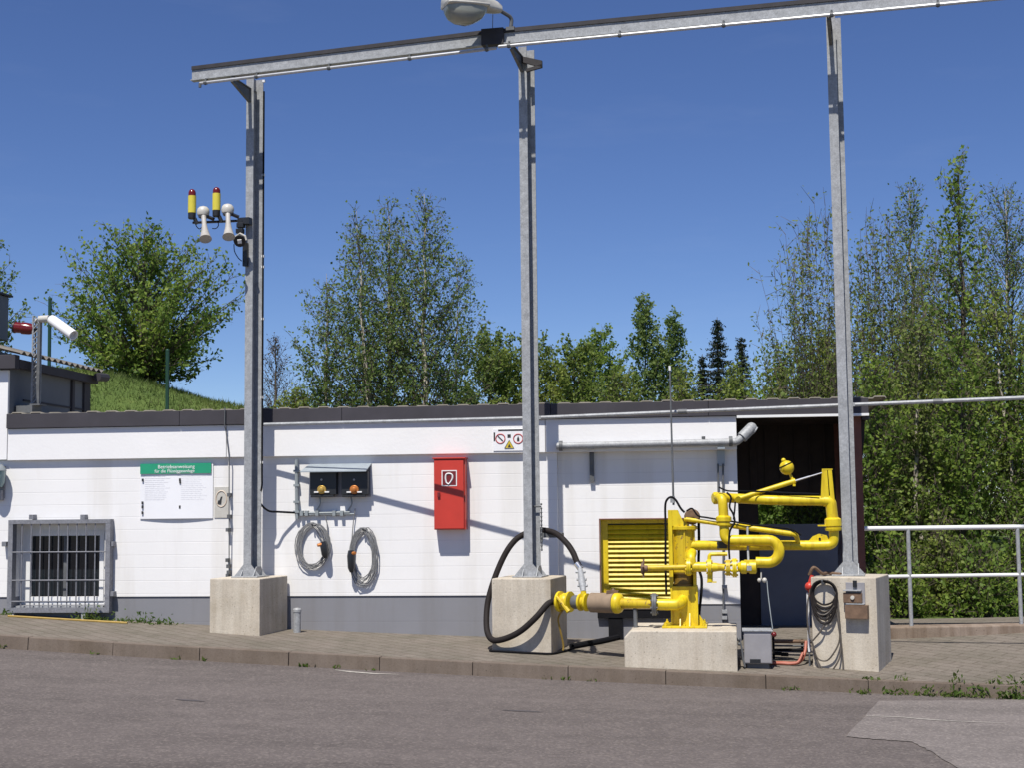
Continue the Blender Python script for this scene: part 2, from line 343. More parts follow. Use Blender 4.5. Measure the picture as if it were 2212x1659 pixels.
def T3(loc): return Matrix.Translation(Vector(loc))
def obj(name, mb, mat, parent=None, smooth=35, kind=None):
    me = bpy.data.meshes.new(name); me.from_pydata(mb.v, [], mb.f); me.update()
    bm = bmesh.new(); bm.from_mesh(me); bmesh.ops.recalc_face_normals(bm, faces=bm.faces); bm.to_mesh(me); bm.free()
    if smooth:
        me.polygons.foreach_set('use_smooth', [True] * len(me.polygons)); me.set_sharp_from_angle(angle=math.radians(smooth))
    me.materials.append(M[mat] if isinstance(mat, str) else mat)
    o = bpy.data.objects.new(name, me); COL.objects.link(o)
    if mb.bev and smooth: w_ = o.modifiers.new('weighted_normal', 'WEIGHTED_NORMAL'); w_.keep_sharp = True; w_.weight = 90
    if parent is not None:
        o.parent = parent; w = Vector((0, 0, 0)); q = parent
        while q is not None: w += q.location; q = q.parent if q.parent else None
        o.matrix_parent_inverse = T3(-w) if parent.type == 'EMPTY' else Matrix.Identity(4)
    if kind: o['kind'] = kind
    return o
def pieces(name, mb, mat, parent=None, smooth=35):
    n = len(mb.v); par = list(range(n))
    def f(i):
        while par[i] != i: par[i] = par[par[i]]; i = par[i]
        return i
    for q in mb.f:
        for k in q[1:]: par[f(k)] = f(q[0])
    comp = {}
    for q in mb.f: comp.setdefault(f(q[0]), []).append(q)
    bb = []
    for k, fs in comp.items():
        ids = {i for q in fs for i in q}; a = np.array([mb.v[i] for i in ids]); bb.append([a.min(0) - .002, a.max(0) + .002, fs])
    go = True
    while go:
        go = False
        for i in range(len(bb)):
            for j in range(i + 1, len(bb)):
                if (bb[i][0] <= bb[j][1]).all() and (bb[j][0] <= bb[i][1]).all():
                    bb[i] = [np.minimum(bb[i][0], bb[j][0]), np.maximum(bb[i][1], bb[j][1]), bb[i][2] + bb[j][2]]; del bb[j]; go = True; break
            if go: break
    out = []
    for lo, hi, fs in bb:
        m = MB(); m.bev = mb.bev; mp = {}
        for q in fs:
            for i in q:
                if i not in mp: mp[i] = len(m.v); m.v.append(mb.v[i])
            m.f.append(tuple(mp[i] for i in q))
        out.append(obj(name, m, mat, parent, smooth))
    return out
def tag(o, label, cat, group=None):
    o['label'] = label; o['category'] = cat
    if group: o['group'] = group
    return o
def thing(name, label, cat, loc, group=None):
    o = bpy.data.objects.new(name, None); COL.objects.link(o); o.location = loc; o.empty_display_size = 0.2
    return tag(o, label, cat, group)
def copy_tree(o, parent=None):
    c = o.copy(); COL.objects.link(c); c.parent = parent
    if parent is not None: c.matrix_parent_inverse = o.matrix_parent_inverse.copy()
    for ch in list(o.children): copy_tree(ch, c)
    return c
def cat(pts, n=8):
    p = [Vector(x) for x in pts]; p = [p[0] * 2 - p[1]] + p + [p[-1] * 2 - p[-2]]; out = []
    for i in range(1, len(p) - 2):
        for k in range(n):
            t = k / n; a, b, c, d = p[i - 1], p[i], p[i + 1], p[i + 2]
            out.append(0.5 * ((2 * b) + (c - a) * t + (2 * a - 5 * b + 4 * c - d) * t * t + (3 * b - a - 3 * c + d) * t ** 3))
    return out + [p[-2]]
def fillet(pts, r, n=8):
    p = [Vector(x) for x in pts]; out = [p[0]]
    for i in range(1, len(p) - 1):
        a = (p[i - 1] - p[i]); b = (p[i + 1] - p[i]); la, lb = a.length, b.length; a.normalize(); b.normalize()
        k = min(r, la * 0.49, lb * 0.49); A = p[i] + a * k; B = p[i] + b * k
        for j in range(n + 1):
            t = j / n; out.append(A * (1 - t) ** 2 + p[i] * 2 * t * (1 - t) + B * t * t)
    return out + [p[-1]]
def cr(ox, oy, s): return lambda x, y: ((ox + s * x) * 0.858696, (oy + s * y) * 0.858696)
c1 = cr(0, 650, .30134); c2 = cr(0, 1100, .33906); c3 = cr(440, 400, .18083); c4 = cr(650, 1100, .27726); c5 = cr(1150, 1000, .42178)
c7 = cr(1950, 950, .48228); c8 = cr(1050, 0, .18083); zA = cr(0, 1500, .38879); zB = cr(850, 1560, .38879); zC = cr(1710, 1560, .39150)
z9 = cr(1640, 1200, .18079); z12 = cr(1820, 1120, .18079); z11 = cr(1820, 1380, .20796); z7 = cr(1350, 1300, .21697); cw = cr(1380, 960, .28029)
def text(name, body, fr, s, off, z, size, mat, parent, align='CENTER', rot=0):
    cu = bpy.data.curves.new(name, 'FONT'); cu.body = body; cu.size = size; cu.align_x = align; cu.align_y = 'CENTER'; cu.extrude = 0.0015
    tmp = bpy.data.objects.new(name, cu); COL.objects.link(tmp)
    me = bpy.data.meshes.new_from_object(tmp.evaluated_get(bpy.context.evaluated_depsgraph_get())); bpy.data.objects.remove(tmp)
    R = Matrix((fr.t, Vector((0, 0, 1)), fr.n)).transposed().to_4x4()
    me.transform(T3(fr.pt(s, off, z)) @ R @ Matrix.Rotation(rot, 4, 'Z')); me.materials.append(M[mat])
    o = bpy.data.objects.new(name, me); COL.objects.link(o); o.parent = parent
    if parent.type == 'EMPTY': o.matrix_parent_inverse = T3(-parent.location)
    return o

# ------------------------------------------------------------------ ground, road, kerb
kt = [(67, 1380), (367, 1396.5), (567, 1406.5), (701, 1416), (930, 1428), (1064, 1435), (1297, 1446), (1464, 1454), (1670, 1464), (1895, 1472), (2040, 1477)]
ks = np.array([KERB.hit(x, y) for x, y in kt]); KTOP = np.polyfit(ks[:, 0], ks[:, 1], 2)
kb = [(0, 1403), (200, 1416.5), (367, 1424), (567, 1435), (734, 1443), (930, 1455), (1157, 1468), (1297, 1476.5), (1464, 1486), (1704, 1493.6), (1905, 1498), (2040, 1504)]
kbs = np.array([KERB.hit(x, y, 0.02) for x, y in kb]); KBOT = np.polyfit(kbs[:, 0], kbs[:, 1], 2)
def ktop(s): s = max(-9, min(9, s)); return float(np.polyval(KTOP, s))
def kbot(s): s = max(-9, min(9, s)); return float(np.polyval(KBOT, s))
wb = [(80, 1330), (300, 1341), (450, 1349), (650, 1359), (1040, 1367), (1260, 1380), (1345, 1388), (1560, 1398), (1930, 1384), (2150, 1381)]
wpts = []
for x, y in wb:
    fr, o = (WALL, -0.06) if x < 1600 else (RAIL, 0.06)
    wpts.append(fr.P(x, y, o))
wx = np.array([p.x for p in wpts]); WZ = np.polyfit(wx, np.array([p.z for p in wpts]), 2)
def wz(x): x = max(-8, min(8, x)); return float(np.polyval(WZ, x))
def pave_z(p):
    """pavement height at a plan point, ruled between kerb top and wall foot"""
    q = Vector((p[0], p[1], 0)); s = (q - KERB.O).dot(KERB.t); d = -(q - KERB.O).dot(KERB.n)
    w = -(Vector((p[0], 0, 0)) - WALL.O).dot(WALL.n)
    k0 = KERB.pt(s, 0, 0); full = 2.45 - 0.05 * s; f = max(0.0, min(1.6, d / full))
    return ktop(s) * (1 - f) + wz(p[0]) * f
def road_z(p):
    q = Vector((p[0], p[1], 0)); s = (q - KERB.O).dot(KERB.t); d = (q - KERB.O).dot(KERB.n)
    return kbot(s) + 0.006 * max(0, d) - 0.0004 * max(0, d) ** 2 * 0.3
def sheet(name, fr, ss, oo, zf, mat, kind='structure', sink=0):
    mb = MB(); n = len(ss)
    for o in oo:
        for s in ss:
            p = fr.pt(s, o, 0); mb.v.append((p.x, p.y, zf(p) + sink))
    for j in range(len(oo) - 1):
        for i in range(n - 1): mb.f.append((j * n + i, j * n + i + 1, (j + 1) * n + i + 1, (j + 1) * n + i))
    return obj(name, mb, mat, None, 60, kind)
rr = lambda a, b, n: [a + (b - a) * i / n for i in range(n + 1)]
sheet('road', KERB, rr(-60, 60, 80), rr(0.0, 60, 60), road_z, 'asphalt')
sheet('pavement', KERB, rr(-12, 12, 60), rr(-0.10, -5.0, 26), pave_z, 'paving')
# pale repaired strip of road, lower right
def rp(x, y):
    p = at(x, y, 14)
    for _ in range(12):
        d = ray(x, y); k = (road_z(p) - EYE.z) / d.z; p = EYE + d * k
    return p
edge = [rp(1897, 1516), rp(2060, 1515), rp(2240, 1513), rp(2560, 1512), rp(2560, 1700), rp(2100, 1680), rp(2010, 1625), rp(1970, 1604), rp(1900, 1600), rp(1828, 1593)]
mb = MB(); c0 = sum(edge, Vector()) / len(edge)
ring = []
for i in range(len(edge)):
    a, b = edge[i], edge[(i + 1) % len(edge)]
    for k in range(6):
        p = a.lerp(b, k / 6) + Vector((random.Random(i * 9 + k).uniform(-.012, .012), random.Random(i * 7 + k).uniform(-.012, .012), 0)); ring.append(Vector((p.x, p.y, road_z(p) + 0.006)))
mb.v = [tuple(Vector((c0.x, c0.y, road_z(c0) + 0.006)))] + [tuple(p) for p in ring]; nR = len(ring)
mb.f = [(0, 1 + i, 1 + (i + 1) % nR) for i in range(nR)]
obj('road_patch', mb, 'patch', None, 0, 'structure')
# pale scratched line across the patch and worn white mark by the kerb
def flatstrip(name, pix, w, mat, lift):
    pts = [rp(*q) for q in pix]; mb = MB()
    for i, p in enumerate(pts):
        a = pts[max(0, i - 1)]; b = pts[min(len(pts) - 1, i + 1)]; d = (b - a); d.z = 0; d.normalize(); nn = Vector((-d.y, d.x, 0)); ww = w[i] if isinstance(w, list) else w
        for k in (-1, 1):
            q = p + nn * ww * k; mb.v.append((q.x, q.y, road_z(q) + lift))
    for i in range(len(pts) - 1): mb.f.append((2 * i, 2 * i + 1, 2 * i + 3, 2 * i + 2))
    return obj(name, mb, mat, None, 0, 'structure')
M['chalk'] = pm('worn_white_marking', (0.42, 0.39, 0.35), 0.9, 0, 0.3, 25)
M['oil'] = pm('oil_stain', (0.075, 0.066, 0.068), 0.8, 0, 0.2, 20)
flatstrip('road_marking', [zC(1200, 625), zC(1420, 632), zC(1560, 645), zC(1750, 658), zC(2100, 672)], [.008, .012, .02, .012, .006], 'chalk', 0.010)
flatstrip('road_marking', [(724, 1449), (760, 1453), (810, 1457), (862, 1458.5)], [.01, .04, .035, .004], 'chalk', 0.005)
flatstrip('road_stain', [(1085, 1536), (1110, 1537), (1140, 1538), (1174, 1540)], [.006, .03, .04, .006], 'oil', 0.004)
flatstrip('road_stain', [(378, 1512), (400, 1514), (420, 1515), (442, 1517)], [.006, .035, .04, .006], 'oil', 0.004)

# kerb stones, one structure, joints between the stones
mb = MB(); step = 1.0; rk = random.Random(4)
for i in range(-12, 13):
    s0, s1 = i * step + 0.002 + 0.35, (i + 1) * step - 0.002 + 0.35
    dz = rk.uniform(-.004, .004); do = rk.uniform(-.004, .004)
    a = []
    for z in ('b', 't'):
        for s, o in ((s0, 0.02 if z == 'b' else 0.0), (s1, 0.02 if z == 'b' else 0.0), (s1, -0.13), (s0, -0.13)):
            a.append(KERB.pt(s, o + do, (kbot(s) - 0.12) if z == 'b' else ktop(s) + 0.006 + dz))
    mb.hexa(a, 0.009)
obj('kerb', mb, 'kerb', None, 35, 'structure')

def gz(x, y):
    """ground behind the buildings: bank on the left, lower on the right (world z)"""
    left = 1 / (1 + math.exp((x + 1.5) / 1.6))
    t = max(0.0, min(1.0, (y - 19.0) / 8.0)); t = t * t * (3 - 2 * t)
    hi = 2.0 + 2.06 + max(0, min(0.7, (-4.0 - x) * 0.16)); lo = 0.35 + 0.9 * t
    z = (0.2 + (hi - 0.2) * t) * left + lo * (1 - left)
    if y > 30: z -= min(6.0, (y - 30) * 0.07)
    z += (0.06 * math.sin(x * 1.1 + y * 0.4) + 0.04 * math.sin(x * 2.7 - y * 1.3)) * t
    return z
mb = MB(); gx = sorted(set(rr(-25, 25, 60) + [-1500, -600, -200, -90, -45, 45, 90, 200, 600, 1500])); gy = sorted(set(rr(18.6, 42, 46) + [50, 70, 110, 200, 500, 1500]))
for y in gy:
    for x in gx: mb.v.append((x, y, gz(x, y) if abs(x) < 100 and y < 120 else -3.0))
for j in range(len(gy) - 1):
    for i in range(len(gx) - 1): mb.f.append((j * len(gx) + i, j * len(gx) + i + 1, (j + 1) * len(gx) + i + 1, (j + 1) * len(gx) + i))
obj('grass_bank', mb, 'soil', None, 80, 'structure')
mb = MB(); mb.add([(-1500, -1500, -2.2), (1500, -1500, -2.2), (1500, 1500, -3.6), (-1500, 1500, -3.6)], [(0, 1, 2, 3)])
obj('ground', mb, 'soil', None, 0, 'structure')
# soil strip right behind the low edging wall
mb = MB()
for y in rr(16.9, 20.2, 6):
    for x in rr(4.8, 20, 12): mb.v.append((x, y, 0.40 + (gz(x, 20.2) - 0.40) * (y - 16.9) / 3.3 + 0.01))
for j in range(6):
    for i in range(12): mb.f.append((j * 13 + i, j * 13 + i + 1, (j + 1) * 13 + i + 1, (j + 1) * 13 + i))
obj('soil_strip', mb, 'soil', None, 60, 'structure')

# ------------------------------------------------------------------ white building
z_joint = WALL.hit(594, 1087, -0.06)[1]
M['wall_white'] = wallmat('white_painted_blockwork', (0.80, 0.79, 0.78), WALL, 0.158, z_joint)
M['wall_grey'] = wallmat('grey_painted_plinth', (0.218, 0.220, 0.240), WALL, 0.30, z_joint + 0.05)
M['fascia_white'] = pm('white_concrete_fascia', (0.80, 0.79, 0.785), 0.8, 0, 0.035, 1.2, bscale=25, bstr=0.15)
sL = WALL.hit(16, 950)[0]; sR = WALL.hit(1592, 950)[0]; sEnd = WALL.hit(1876, 900)[0]; sStep = WALL.hit(1203, 1000, -0.06)[0]
z_ft = WALL.hit(1106, 893)[1]      # top of white fascia
z_ft = 0.5 * (WALL.hit(30, 921)[1] + WALL.hit(1800, 902)[1])
z_fb = 0.5 * (WALL.hit(30, 995)[1] + WALL.hit(1100, 979.5)[1])
z_top = 0.5 * (WALL.hit(30, 894)[1] + WALL.hit(1300, 873)[1])
z_pl = 0.5 * (WALL.hit(400, 1289, -.06)[1] + WALL.hit(1000, 1288, -.06)[1])
z_pl2 = WALL.hit(1540, 1306, -.15)[1]
bld = thing('white_building', 'long low white painted building with grey plinth, black roof edge, yellow louvre and barred window', 'building', WALL.pt(0, -1, 0))
# wall with openings: assembled from panels that butt at the openings
def panels(mb, s0, s1, z0, z1, holes, o0, o1):
    xs = sorted({s0, s1, *[h[0] for h in holes], *[h[1] for h in holes]}); zs = sorted({z0, z1, *[h[2] for h in holes], *[h[3] for h in holes]})
    def inside(a, b): return any(h[0] < a < h[1] and h[2] < b < h[3] for h in holes)
    idx = {}
    def vid(i, j, o):
        k = (i, j, o)
        if k not in idx: idx[k] = len(mb.v); mb.v.append(tuple(WALL.pt(xs[i], o, zs[j])))
        return idx[k]
    for i in range(len(xs) - 1):
        for j in range(len(zs) - 1):
            c = ((xs[i] + xs[i + 1]) / 2, (zs[j] + zs[j + 1]) / 2)
            if not (s0 < c[0] < s1 and z0 < c[1] < z1) or inside(*c): continue
            mb.f.append((vid(i, j, o1), vid(i + 1, j, o1), vid(i + 1, j + 1, o1), vid(i, j + 1, o1)))
            for (di, dj, e) in ((-1, 0, ((i, j), (i, j + 1))), (1, 0, ((i + 1, j), (i + 1, j + 1))), (0, -1, ((i, j), (i + 1, j))), (0, 1, ((i, j + 1), (i + 1, j + 1)))):
                ii, jj = i + di, j + dj; solid = 0 <= ii < len(xs) - 1 and 0 <= jj < len(zs) - 1 and not inside((xs[ii] + xs[ii + 1]) / 2, (zs[jj] + zs[jj + 1]) / 2)
                if not solid: mb.f.append((vid(*e[0], o1), vid(*e[1], o1), vid(*e[1], o0), vid(*e[0], o0)))
wx0, wz1 = WALL.hit(*c2(112, 655), -.06); wx1, wz0 = WALL.hit(*c2(770, 1252), -.06)
lx0, lz1 = WALL.hit(*z7(735, 40), -.15); lz0 = WALL.hit(*z7(735, 1010), -.15)[1]; lx1 = WALL.hit(1490, 1200, -.15)[0]
sLL = WALL.hit(-420, 1000)[0]
mb = MB(); panels(mb, sLL, sStep, z_pl, z_fb + 0.01, [(wx0, wx1, wz0, wz1)], -0.36, -0.06)
wall_o = obj('wall', mb, 'wall_white', bld, 0)
mb = MB(); panels(mb, sStep + 0.001, sR, z_pl2, z_fb + 0.01, [(lx0, lx1, lz0, lz1)], -0.45, -0.15)
obj('wall', mb, 'wall_white', bld, 0)
mb = MB(); panels(mb, sLL, sStep, -0.6, z_pl - 0.001, [(wx0, wx1, wz0, wz1)], -0.36, -0.075)
mb.box(WALL, sStep + 0.001, sR, -0.45, -0.162, -0.6, z_pl2 - 0.001); obj('plinth', mb, 'wall_grey', bld, 0)
# fascia slabs
mb = MB(); cuts = [sL, WALL.hit(489, 950)[0], WALL.hit(1178, 950)[0], sR]
for a, b in zip(cuts[:-1], cuts[1:]): mb.box(WALL, a + 0.003, b - 0.003, -0.50, 0.0, z_fb, z_ft, 0.006)
obj('fascia', mb, 'fascia_white', bld)
mb = MB(); mb.box(WALL, sR + 0.002, sEnd, -0.05, 0.050, z_ft - 0.026, z_ft + 0.003); obj('roof_trim', mb, 'white', bld)
mb = MB(); bc = [sL, WALL.hit(390, 905)[0], WALL.hit(740, 905)[0], WALL.hit(1190, 890)[0], WALL.hit(1530, 885)[0], sEnd]
for a, b in zip(bc[:-1], bc[1:]): mb.box(WALL, a + 0.002, b - 0.002, -0.12, 0.045, z_ft + 0.004, z_top, 0.004)
mb.box(WALL, sEnd - 0.06, sEnd + 0.02, -2.2, -0.125, z_ft - 0.06, z_top)
obj('roof_edge', mb, 'fascia_dark', bld)
# trapezoidal roof sheet showing as pale ridges above the dark edge
mb = MB(); prof = []; s = sL; pitch = 0.247; rg = random.Random(2)
while s < sEnd:
    h = 0.020 + rg.uniform(-.006, .004)
    prof += [(s, 0.004), (s + 0.055, 0.004), (s + 0.075, h), (s + 0.190, h), (s + 0.210, 0.004)]; s += pitch
n = len(prof)
for (o, dz) in ((0.03, 0.0), (-7.0, -0.35)):
    for s, h in prof: mb.v.append(tuple(WALL.pt(s, o, z_top + h + dz)))
for (o, dz) in ((0.03, -0.004), (-7.0, -0.36)):
    for s, h in prof: mb.v.append(tuple(WALL.pt(s, o, z_top + h + dz - 0.010)))
for i in range(n - 1):
    mb.f += [(i, i + 1, n + i + 1, n + i), (2 * n + i, 3 * n + i, 3 * n + i + 1, 2 * n + i + 1), (i, 2 * n + i, 2 * n + i + 1, i + 1)]
roof_o = obj('roof', mb, 'roof', bld, 20)
# end wall, back wall so the building is closed
mb = MB(); mb.box(WALL, sR - 0.28, sR, -6.9, -0.54, -0.6, z_ft - 0.05); mb.box(WALL, sLL, sR, -7.0, -6.9, -0.6, z_ft - 0.3); obj('side_wall', mb, 'wall_white', bld, 0)
# open lean-to at the right end
zfl = wz(3.3) + 0.015
mb = MB(); sb0 = sR + 0.001; bx = WALL.hit(1829, 1200, -1.75)[0]
zp1 = WALL.hit(1720, 1133, -1.75)[1]; zp0 = WALL.hit(1720, 1372, -1.75)[1]; px0 = WALL.hit(1641, 1200, -1.75)[0]; zu = WALL.hit(1720, 1086, -1.75)[1]
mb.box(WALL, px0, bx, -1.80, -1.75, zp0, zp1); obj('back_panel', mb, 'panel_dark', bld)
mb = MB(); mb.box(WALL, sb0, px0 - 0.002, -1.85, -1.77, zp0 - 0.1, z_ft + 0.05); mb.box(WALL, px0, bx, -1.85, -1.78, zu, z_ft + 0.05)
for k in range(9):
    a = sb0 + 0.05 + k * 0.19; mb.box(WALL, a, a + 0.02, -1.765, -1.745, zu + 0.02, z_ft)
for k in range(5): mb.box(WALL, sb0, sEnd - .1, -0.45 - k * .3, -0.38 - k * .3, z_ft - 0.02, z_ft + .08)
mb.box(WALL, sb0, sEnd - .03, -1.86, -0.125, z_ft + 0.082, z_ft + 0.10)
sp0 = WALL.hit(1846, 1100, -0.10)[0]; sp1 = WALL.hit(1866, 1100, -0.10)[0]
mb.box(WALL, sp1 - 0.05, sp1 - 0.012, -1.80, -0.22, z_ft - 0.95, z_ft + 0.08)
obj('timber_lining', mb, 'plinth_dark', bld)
mb = MB(); mb.box(WALL, sp0, sp1, -0.21, -0.10, -0.5, z_ft + 0.0); mb.box(WALL, sp1 - 0.13, sp1 - 0.02, -1.86, -1.75, -0.4, z_ft); obj('corner_post', mb, 'brown_wood', bld)
mb = MB(); mb.prism([WALL.pt(s_, -.215, z_) for s_, z_ in ((sp0 - .02, z_ft - .032), (sEnd - .01, z_ft - .032), (sEnd - .03, z_ft - .30), (sp1 + .004, z_ft - .62), (sp1 + .004, z_ft - .5))], WALL.n * -.03); obj('gable_board', mb, 'plinth_dark', bld)
mb = MB(); mb.box(WALL, sb0, sp1, -1.9, -1.62, zp0 - 0.35, zp0 - 0.0); obj('sill_slab', mb, 'concrete_old', bld)
mb = MB(); mb.box(WALL, sb0 - .2, sEnd, -1.9, -.25, zp0 - .6, zp0 - .10); obj('floor_slab', mb, 'concrete_old', bld)
# window: frame and pane in the recess
g0, gt = WALL.hit(*c2(232, 730), -.24); g1, gb = WALL.hit(*c2(748, 1190), -.24)
mb = MB(); panels(mb, wx0 + 0.002, wx1 - 0.002, wz0 + 0.002, wz1 - 0.002, [(g0, g1, gb, gt)], -0.30, -0.22)
panels(mb, g0 - 0.045, g1 + 0.045, gb - 0.045, gt + 0.045, [(g0 + .01, g1 - .01, gb + .01, gt - .01)], -0.29, -0.205)
wf = obj('window', mb, 'white', bld)
mb = MB(); mb.box(WALL, g0, g1, -0.285, -0.262, gb, gt); obj('pane', mb, 'window_glass', wf, 0)
mb = MB(); mb.box(WALL, (g0 + g1) / 2 - .02, (g0 + g1) / 2 + .02, -0.26, -0.215, gb + .011, gt - .011); obj('mullion', mb, 'galv_dark', wf)
mb = MB(); mb.box(WALL, wx0, wx1, -0.20, -0.03, wz0 - 0.03, wz0 - 0.001); obj('sill', mb, 'galv', wf)
# louvre
mb = MB(); fw = 0.085; zt = lz1
panels(mb, lx0 + .002, lx1 - .002, lz0 + .002, lz1 - .002, [(lx0 + fw, lx1 - fw, lz0 + 0.03, lz1 - 0.05)], -0.34, -0.27)
lv = obj('louvre', mb, 'yellow', bld)
mb = MB(); nb = 16; hh = (lz1 - lz0 - 0.10) / nb
for k in range(nb):
    z = lz0 + 0.035 + k * hh
    q = [(-0.272, z), (-0.266, z + 0.010), (-0.300, z + hh * 0.95), (-0.308, z + hh * 0.90)]
    mb.prism([WALL.pt(lx0 + fw + .002, o, zz) for o, zz in q], WALL.t * (lx1 - lx0 - 2 * fw - .004))
obj('blades', mb, 'yellow', lv)
mb = MB(); mb.box(WALL, lx0 - 0.03, lx1, -0.34, -0.09, lz0 - 0.065, lz0); obj('sill', mb, 'concrete_old', lv)
mb = MB(); mb.box(WALL, lx0 - .012, lx0 - .001, -0.34, -0.135, lz0, lz1 + .012); mb.box(WALL, lx0 - .012, lx1, -0.34, -0.132, lz1 + .001, lz1 + .013); obj('reveal_trim', mb, 'brown_wood', lv)

# grille in front of the window
gr = thing('window_grille', 'galvanised steel bar grille bolted in front of the low window', 'grille', WALL.P(120, 1230, -.06))
o_g = 0.06
gx0, gz1 = WALL.hit(*c2(62, 618), o_g); gx1, gz0 = WALL.hit(*c2(808, 1305), o_g)
mb = MB(); w = 0.085
mb.box(WALL, gx0, gx1, -.05, o_g, gz1 - .05, gz1); mb.box(WALL, gx0, gx1, -.05, o_g, gz0, gz0 + .06)
mb.box(WALL, gx0, gx0 + .06, -.05, o_g - .002, gz0 + .06, gz1 - .05); mb.box(WALL, gx1 - .06, gx1, -.05, o_g - .002, gz0 + .06, gz1 - .05)
obj('frame', mb, 'galv_mid', gr)
mb = MB()
for i in range(9):
    x = WALL.hit(*c2(158 + i * 68, 900), .05)[0]; mb.tube([WALL.pt(x, .04, gz0 + .055), WALL.pt(x, .04, gz1 - .045)], 0.0085, 6)
for yy in (855, 1065, 1222):
    z = WALL.hit(*c2(400, yy), .066)[1]; mb.tube([WALL.pt(gx0 + .05, .052, z), WALL.pt(gx1 - .05, .052, z)], 0.008, 6)
obj('bars', mb, 'galv_mid', gr)
for q in ((240, 595), (620, 595), (832, 795), (832, 1165), (38, 795)):
    mb = MB(); a = WALL.hit(*c2(*q), 0); mb.box(WALL, a[0] - .03, a[0] + .03, -.062, 0.035, a[1] - .03, a[1] + .03, .004); obj('fixing_lug', mb, 'galv_mid', gr)
mb = MB(); a = WALL.hit(*c2(65, 1300), .02); b = WALL.hit(*c2(610, 1300), .02)
for q in (a[0] + .03, b[0]): mb.box(WALL, q, q + .05, -.05, .05, gz0 - .09, gz0 - .001)
pieces('foot', mb, 'galv', gr)

# taller building at the left edge
tb = thing('tall_building', 'taller white building at the left edge with shaded grey side and corrugated eave', 'building', WALL.pt(sL - 1.5, -1, 0))
zt_side = WALL.hit(20, 772)[1]
mb = MB(); panels(mb, sLL, sL - .003, z_fb + 0.012, zt_side - 0.16, [], -0.035, 0.006); obj('front_wall', mb, 'fascia_white', tb, 0)
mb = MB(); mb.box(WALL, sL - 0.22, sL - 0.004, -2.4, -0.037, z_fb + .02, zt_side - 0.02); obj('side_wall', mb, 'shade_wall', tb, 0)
mb = MB(); mb.box(WALL, sL - 0.004, sL + 0.012, -2.3, -0.4, z_top + 0.20, z_top + 0.222); mb.box(WALL, sL - 0.003, sL + 0.03, -2.42, -2.22, z_top - .2, zt_side - .03); mb.box(WALL, sL - 0.003, sL + 0.03, -1.9, -1.82, z_top - .2, zt_side - .1)
obj('corner_boards', mb, 'fascia_dark', tb)
mb = MB(); mb.box(WALL, sLL, sL + 0.13, -0.03, 0.10, zt_side - 0.15, zt_side + 0.03, .01); mb.box(WALL, sL + 0.05, sL + 0.13, -2.45, -0.032, zt_side - 0.13, zt_side - 0.02); obj('eave_board', mb, 'fascia_dark', tb)
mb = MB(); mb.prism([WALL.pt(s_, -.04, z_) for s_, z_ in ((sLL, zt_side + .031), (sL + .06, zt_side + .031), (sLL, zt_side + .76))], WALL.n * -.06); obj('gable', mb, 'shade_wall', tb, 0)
mb = MB(); n = 0; oo = rr(0.12, -2.5, 90); vs = []
for o in oo:
    h = 0.022 * math.cos(2 * math.pi * o / 0.177)
    for s, dz in ((sLL, 0.75), (sL + 0.2, 0.0)): mb.v.append(tuple(WALL.pt(s, o, zt_side + 0.055 + dz + h)))
for o in oo:
    h = 0.022 * math.cos(2 * math.pi * o / 0.177)
    for s, dz in ((sLL, 0.75), (sL + 0.2, 0.0)): mb.v.append(tuple(WALL.pt(s, o, zt_side + 0.045 + dz + h)))
k = len(oo) * 2
for i in range(len(oo) - 1):
    a = 2 * i; mb.f += [(a, a + 1, a + 3, a + 2), (k + a, k + a + 2, k + a + 3, k + a + 1), (a + 1, k + a + 1, k + a + 3, a + 3)]
obj('roof', mb, 'roof_dark', tb, 50)
mb = MB(); mb.tube([WALL.pt(sL + 0.22, -2.52, zt_side - 0.03), WALL.pt(sL + 0.22, -2.2, zt_side - 0.05)], 0.06, 8); obj('gutter_end', mb, 'fascia_dark', tb)
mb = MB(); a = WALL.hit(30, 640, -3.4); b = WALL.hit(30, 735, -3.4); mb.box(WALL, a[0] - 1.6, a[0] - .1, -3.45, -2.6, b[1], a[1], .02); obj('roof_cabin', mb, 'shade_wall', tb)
mb = MB(); mb.box(WALL, a[0] - 1.62, a[0] - .06, -3.5, -2.56, a[1] + .001, a[1] + .03); obj('cabin_roof', mb, 'fascia_dark', tb)
mb = MB(); mb.box(WALL, a[0] - 1.5, a[0] - .2, -3.4, -2.7, zt_side + .1, b[1] - .001); obj('cabin_base', mb, 'fascia_dark', tb)

# ------------------------------------------------------------------ things on the wall
def wthing(name, label, c, px, py, off=-.06, group=None): return thing(name, label, c, WALL.P(px, py, off), group)
# info board
ib = wthing('information_board', 'white notice board with green heading strip, screwed to the white wall', 'sign', *c2(1300, 420))
x0, zt = WALL.hit(*c2(1040, 200), -.03); x1, zb = WALL.hit(*c2(1575, 604), -.03); zh = WALL.hit(*c2(1300, 272), -.03)[1]
mb = MB(); N = 14
for i in range(N + 1):
    s = x0 + (x1 - x0) * i / N; cb = 0.018 * math.sin(math.pi * i / N)
    for (z, o) in ((zb, -.046 + cb), (zt, -.046), (zt, -.054), (zb, -.054 + cb)): mb.v.append(tuple(WALL.pt(s, o, z)))
for i in range(N):
    for k in range(4): mb.f.append((4 * i + k, 4 * i + (k + 1) % 4, 4 * i + 4 + (k + 1) % 4, 4 * i + 4 + k))
mb.f += [(0, 1, 2, 3), (4 * N + 3, 4 * N + 2, 4 * N + 1, 4 * N)]
M['board_white'] = pm('white_board', (0.80, 0.80, 0.82), 0.4, 0, 0.02, 3)
obj('panel', mb, 'board_white', ib)
mb = MB(); mb.box(WALL, x0 + .002, x1 - .02, -.045, -.027, zh, zt); obj('heading', mb, 'sign_green', ib)
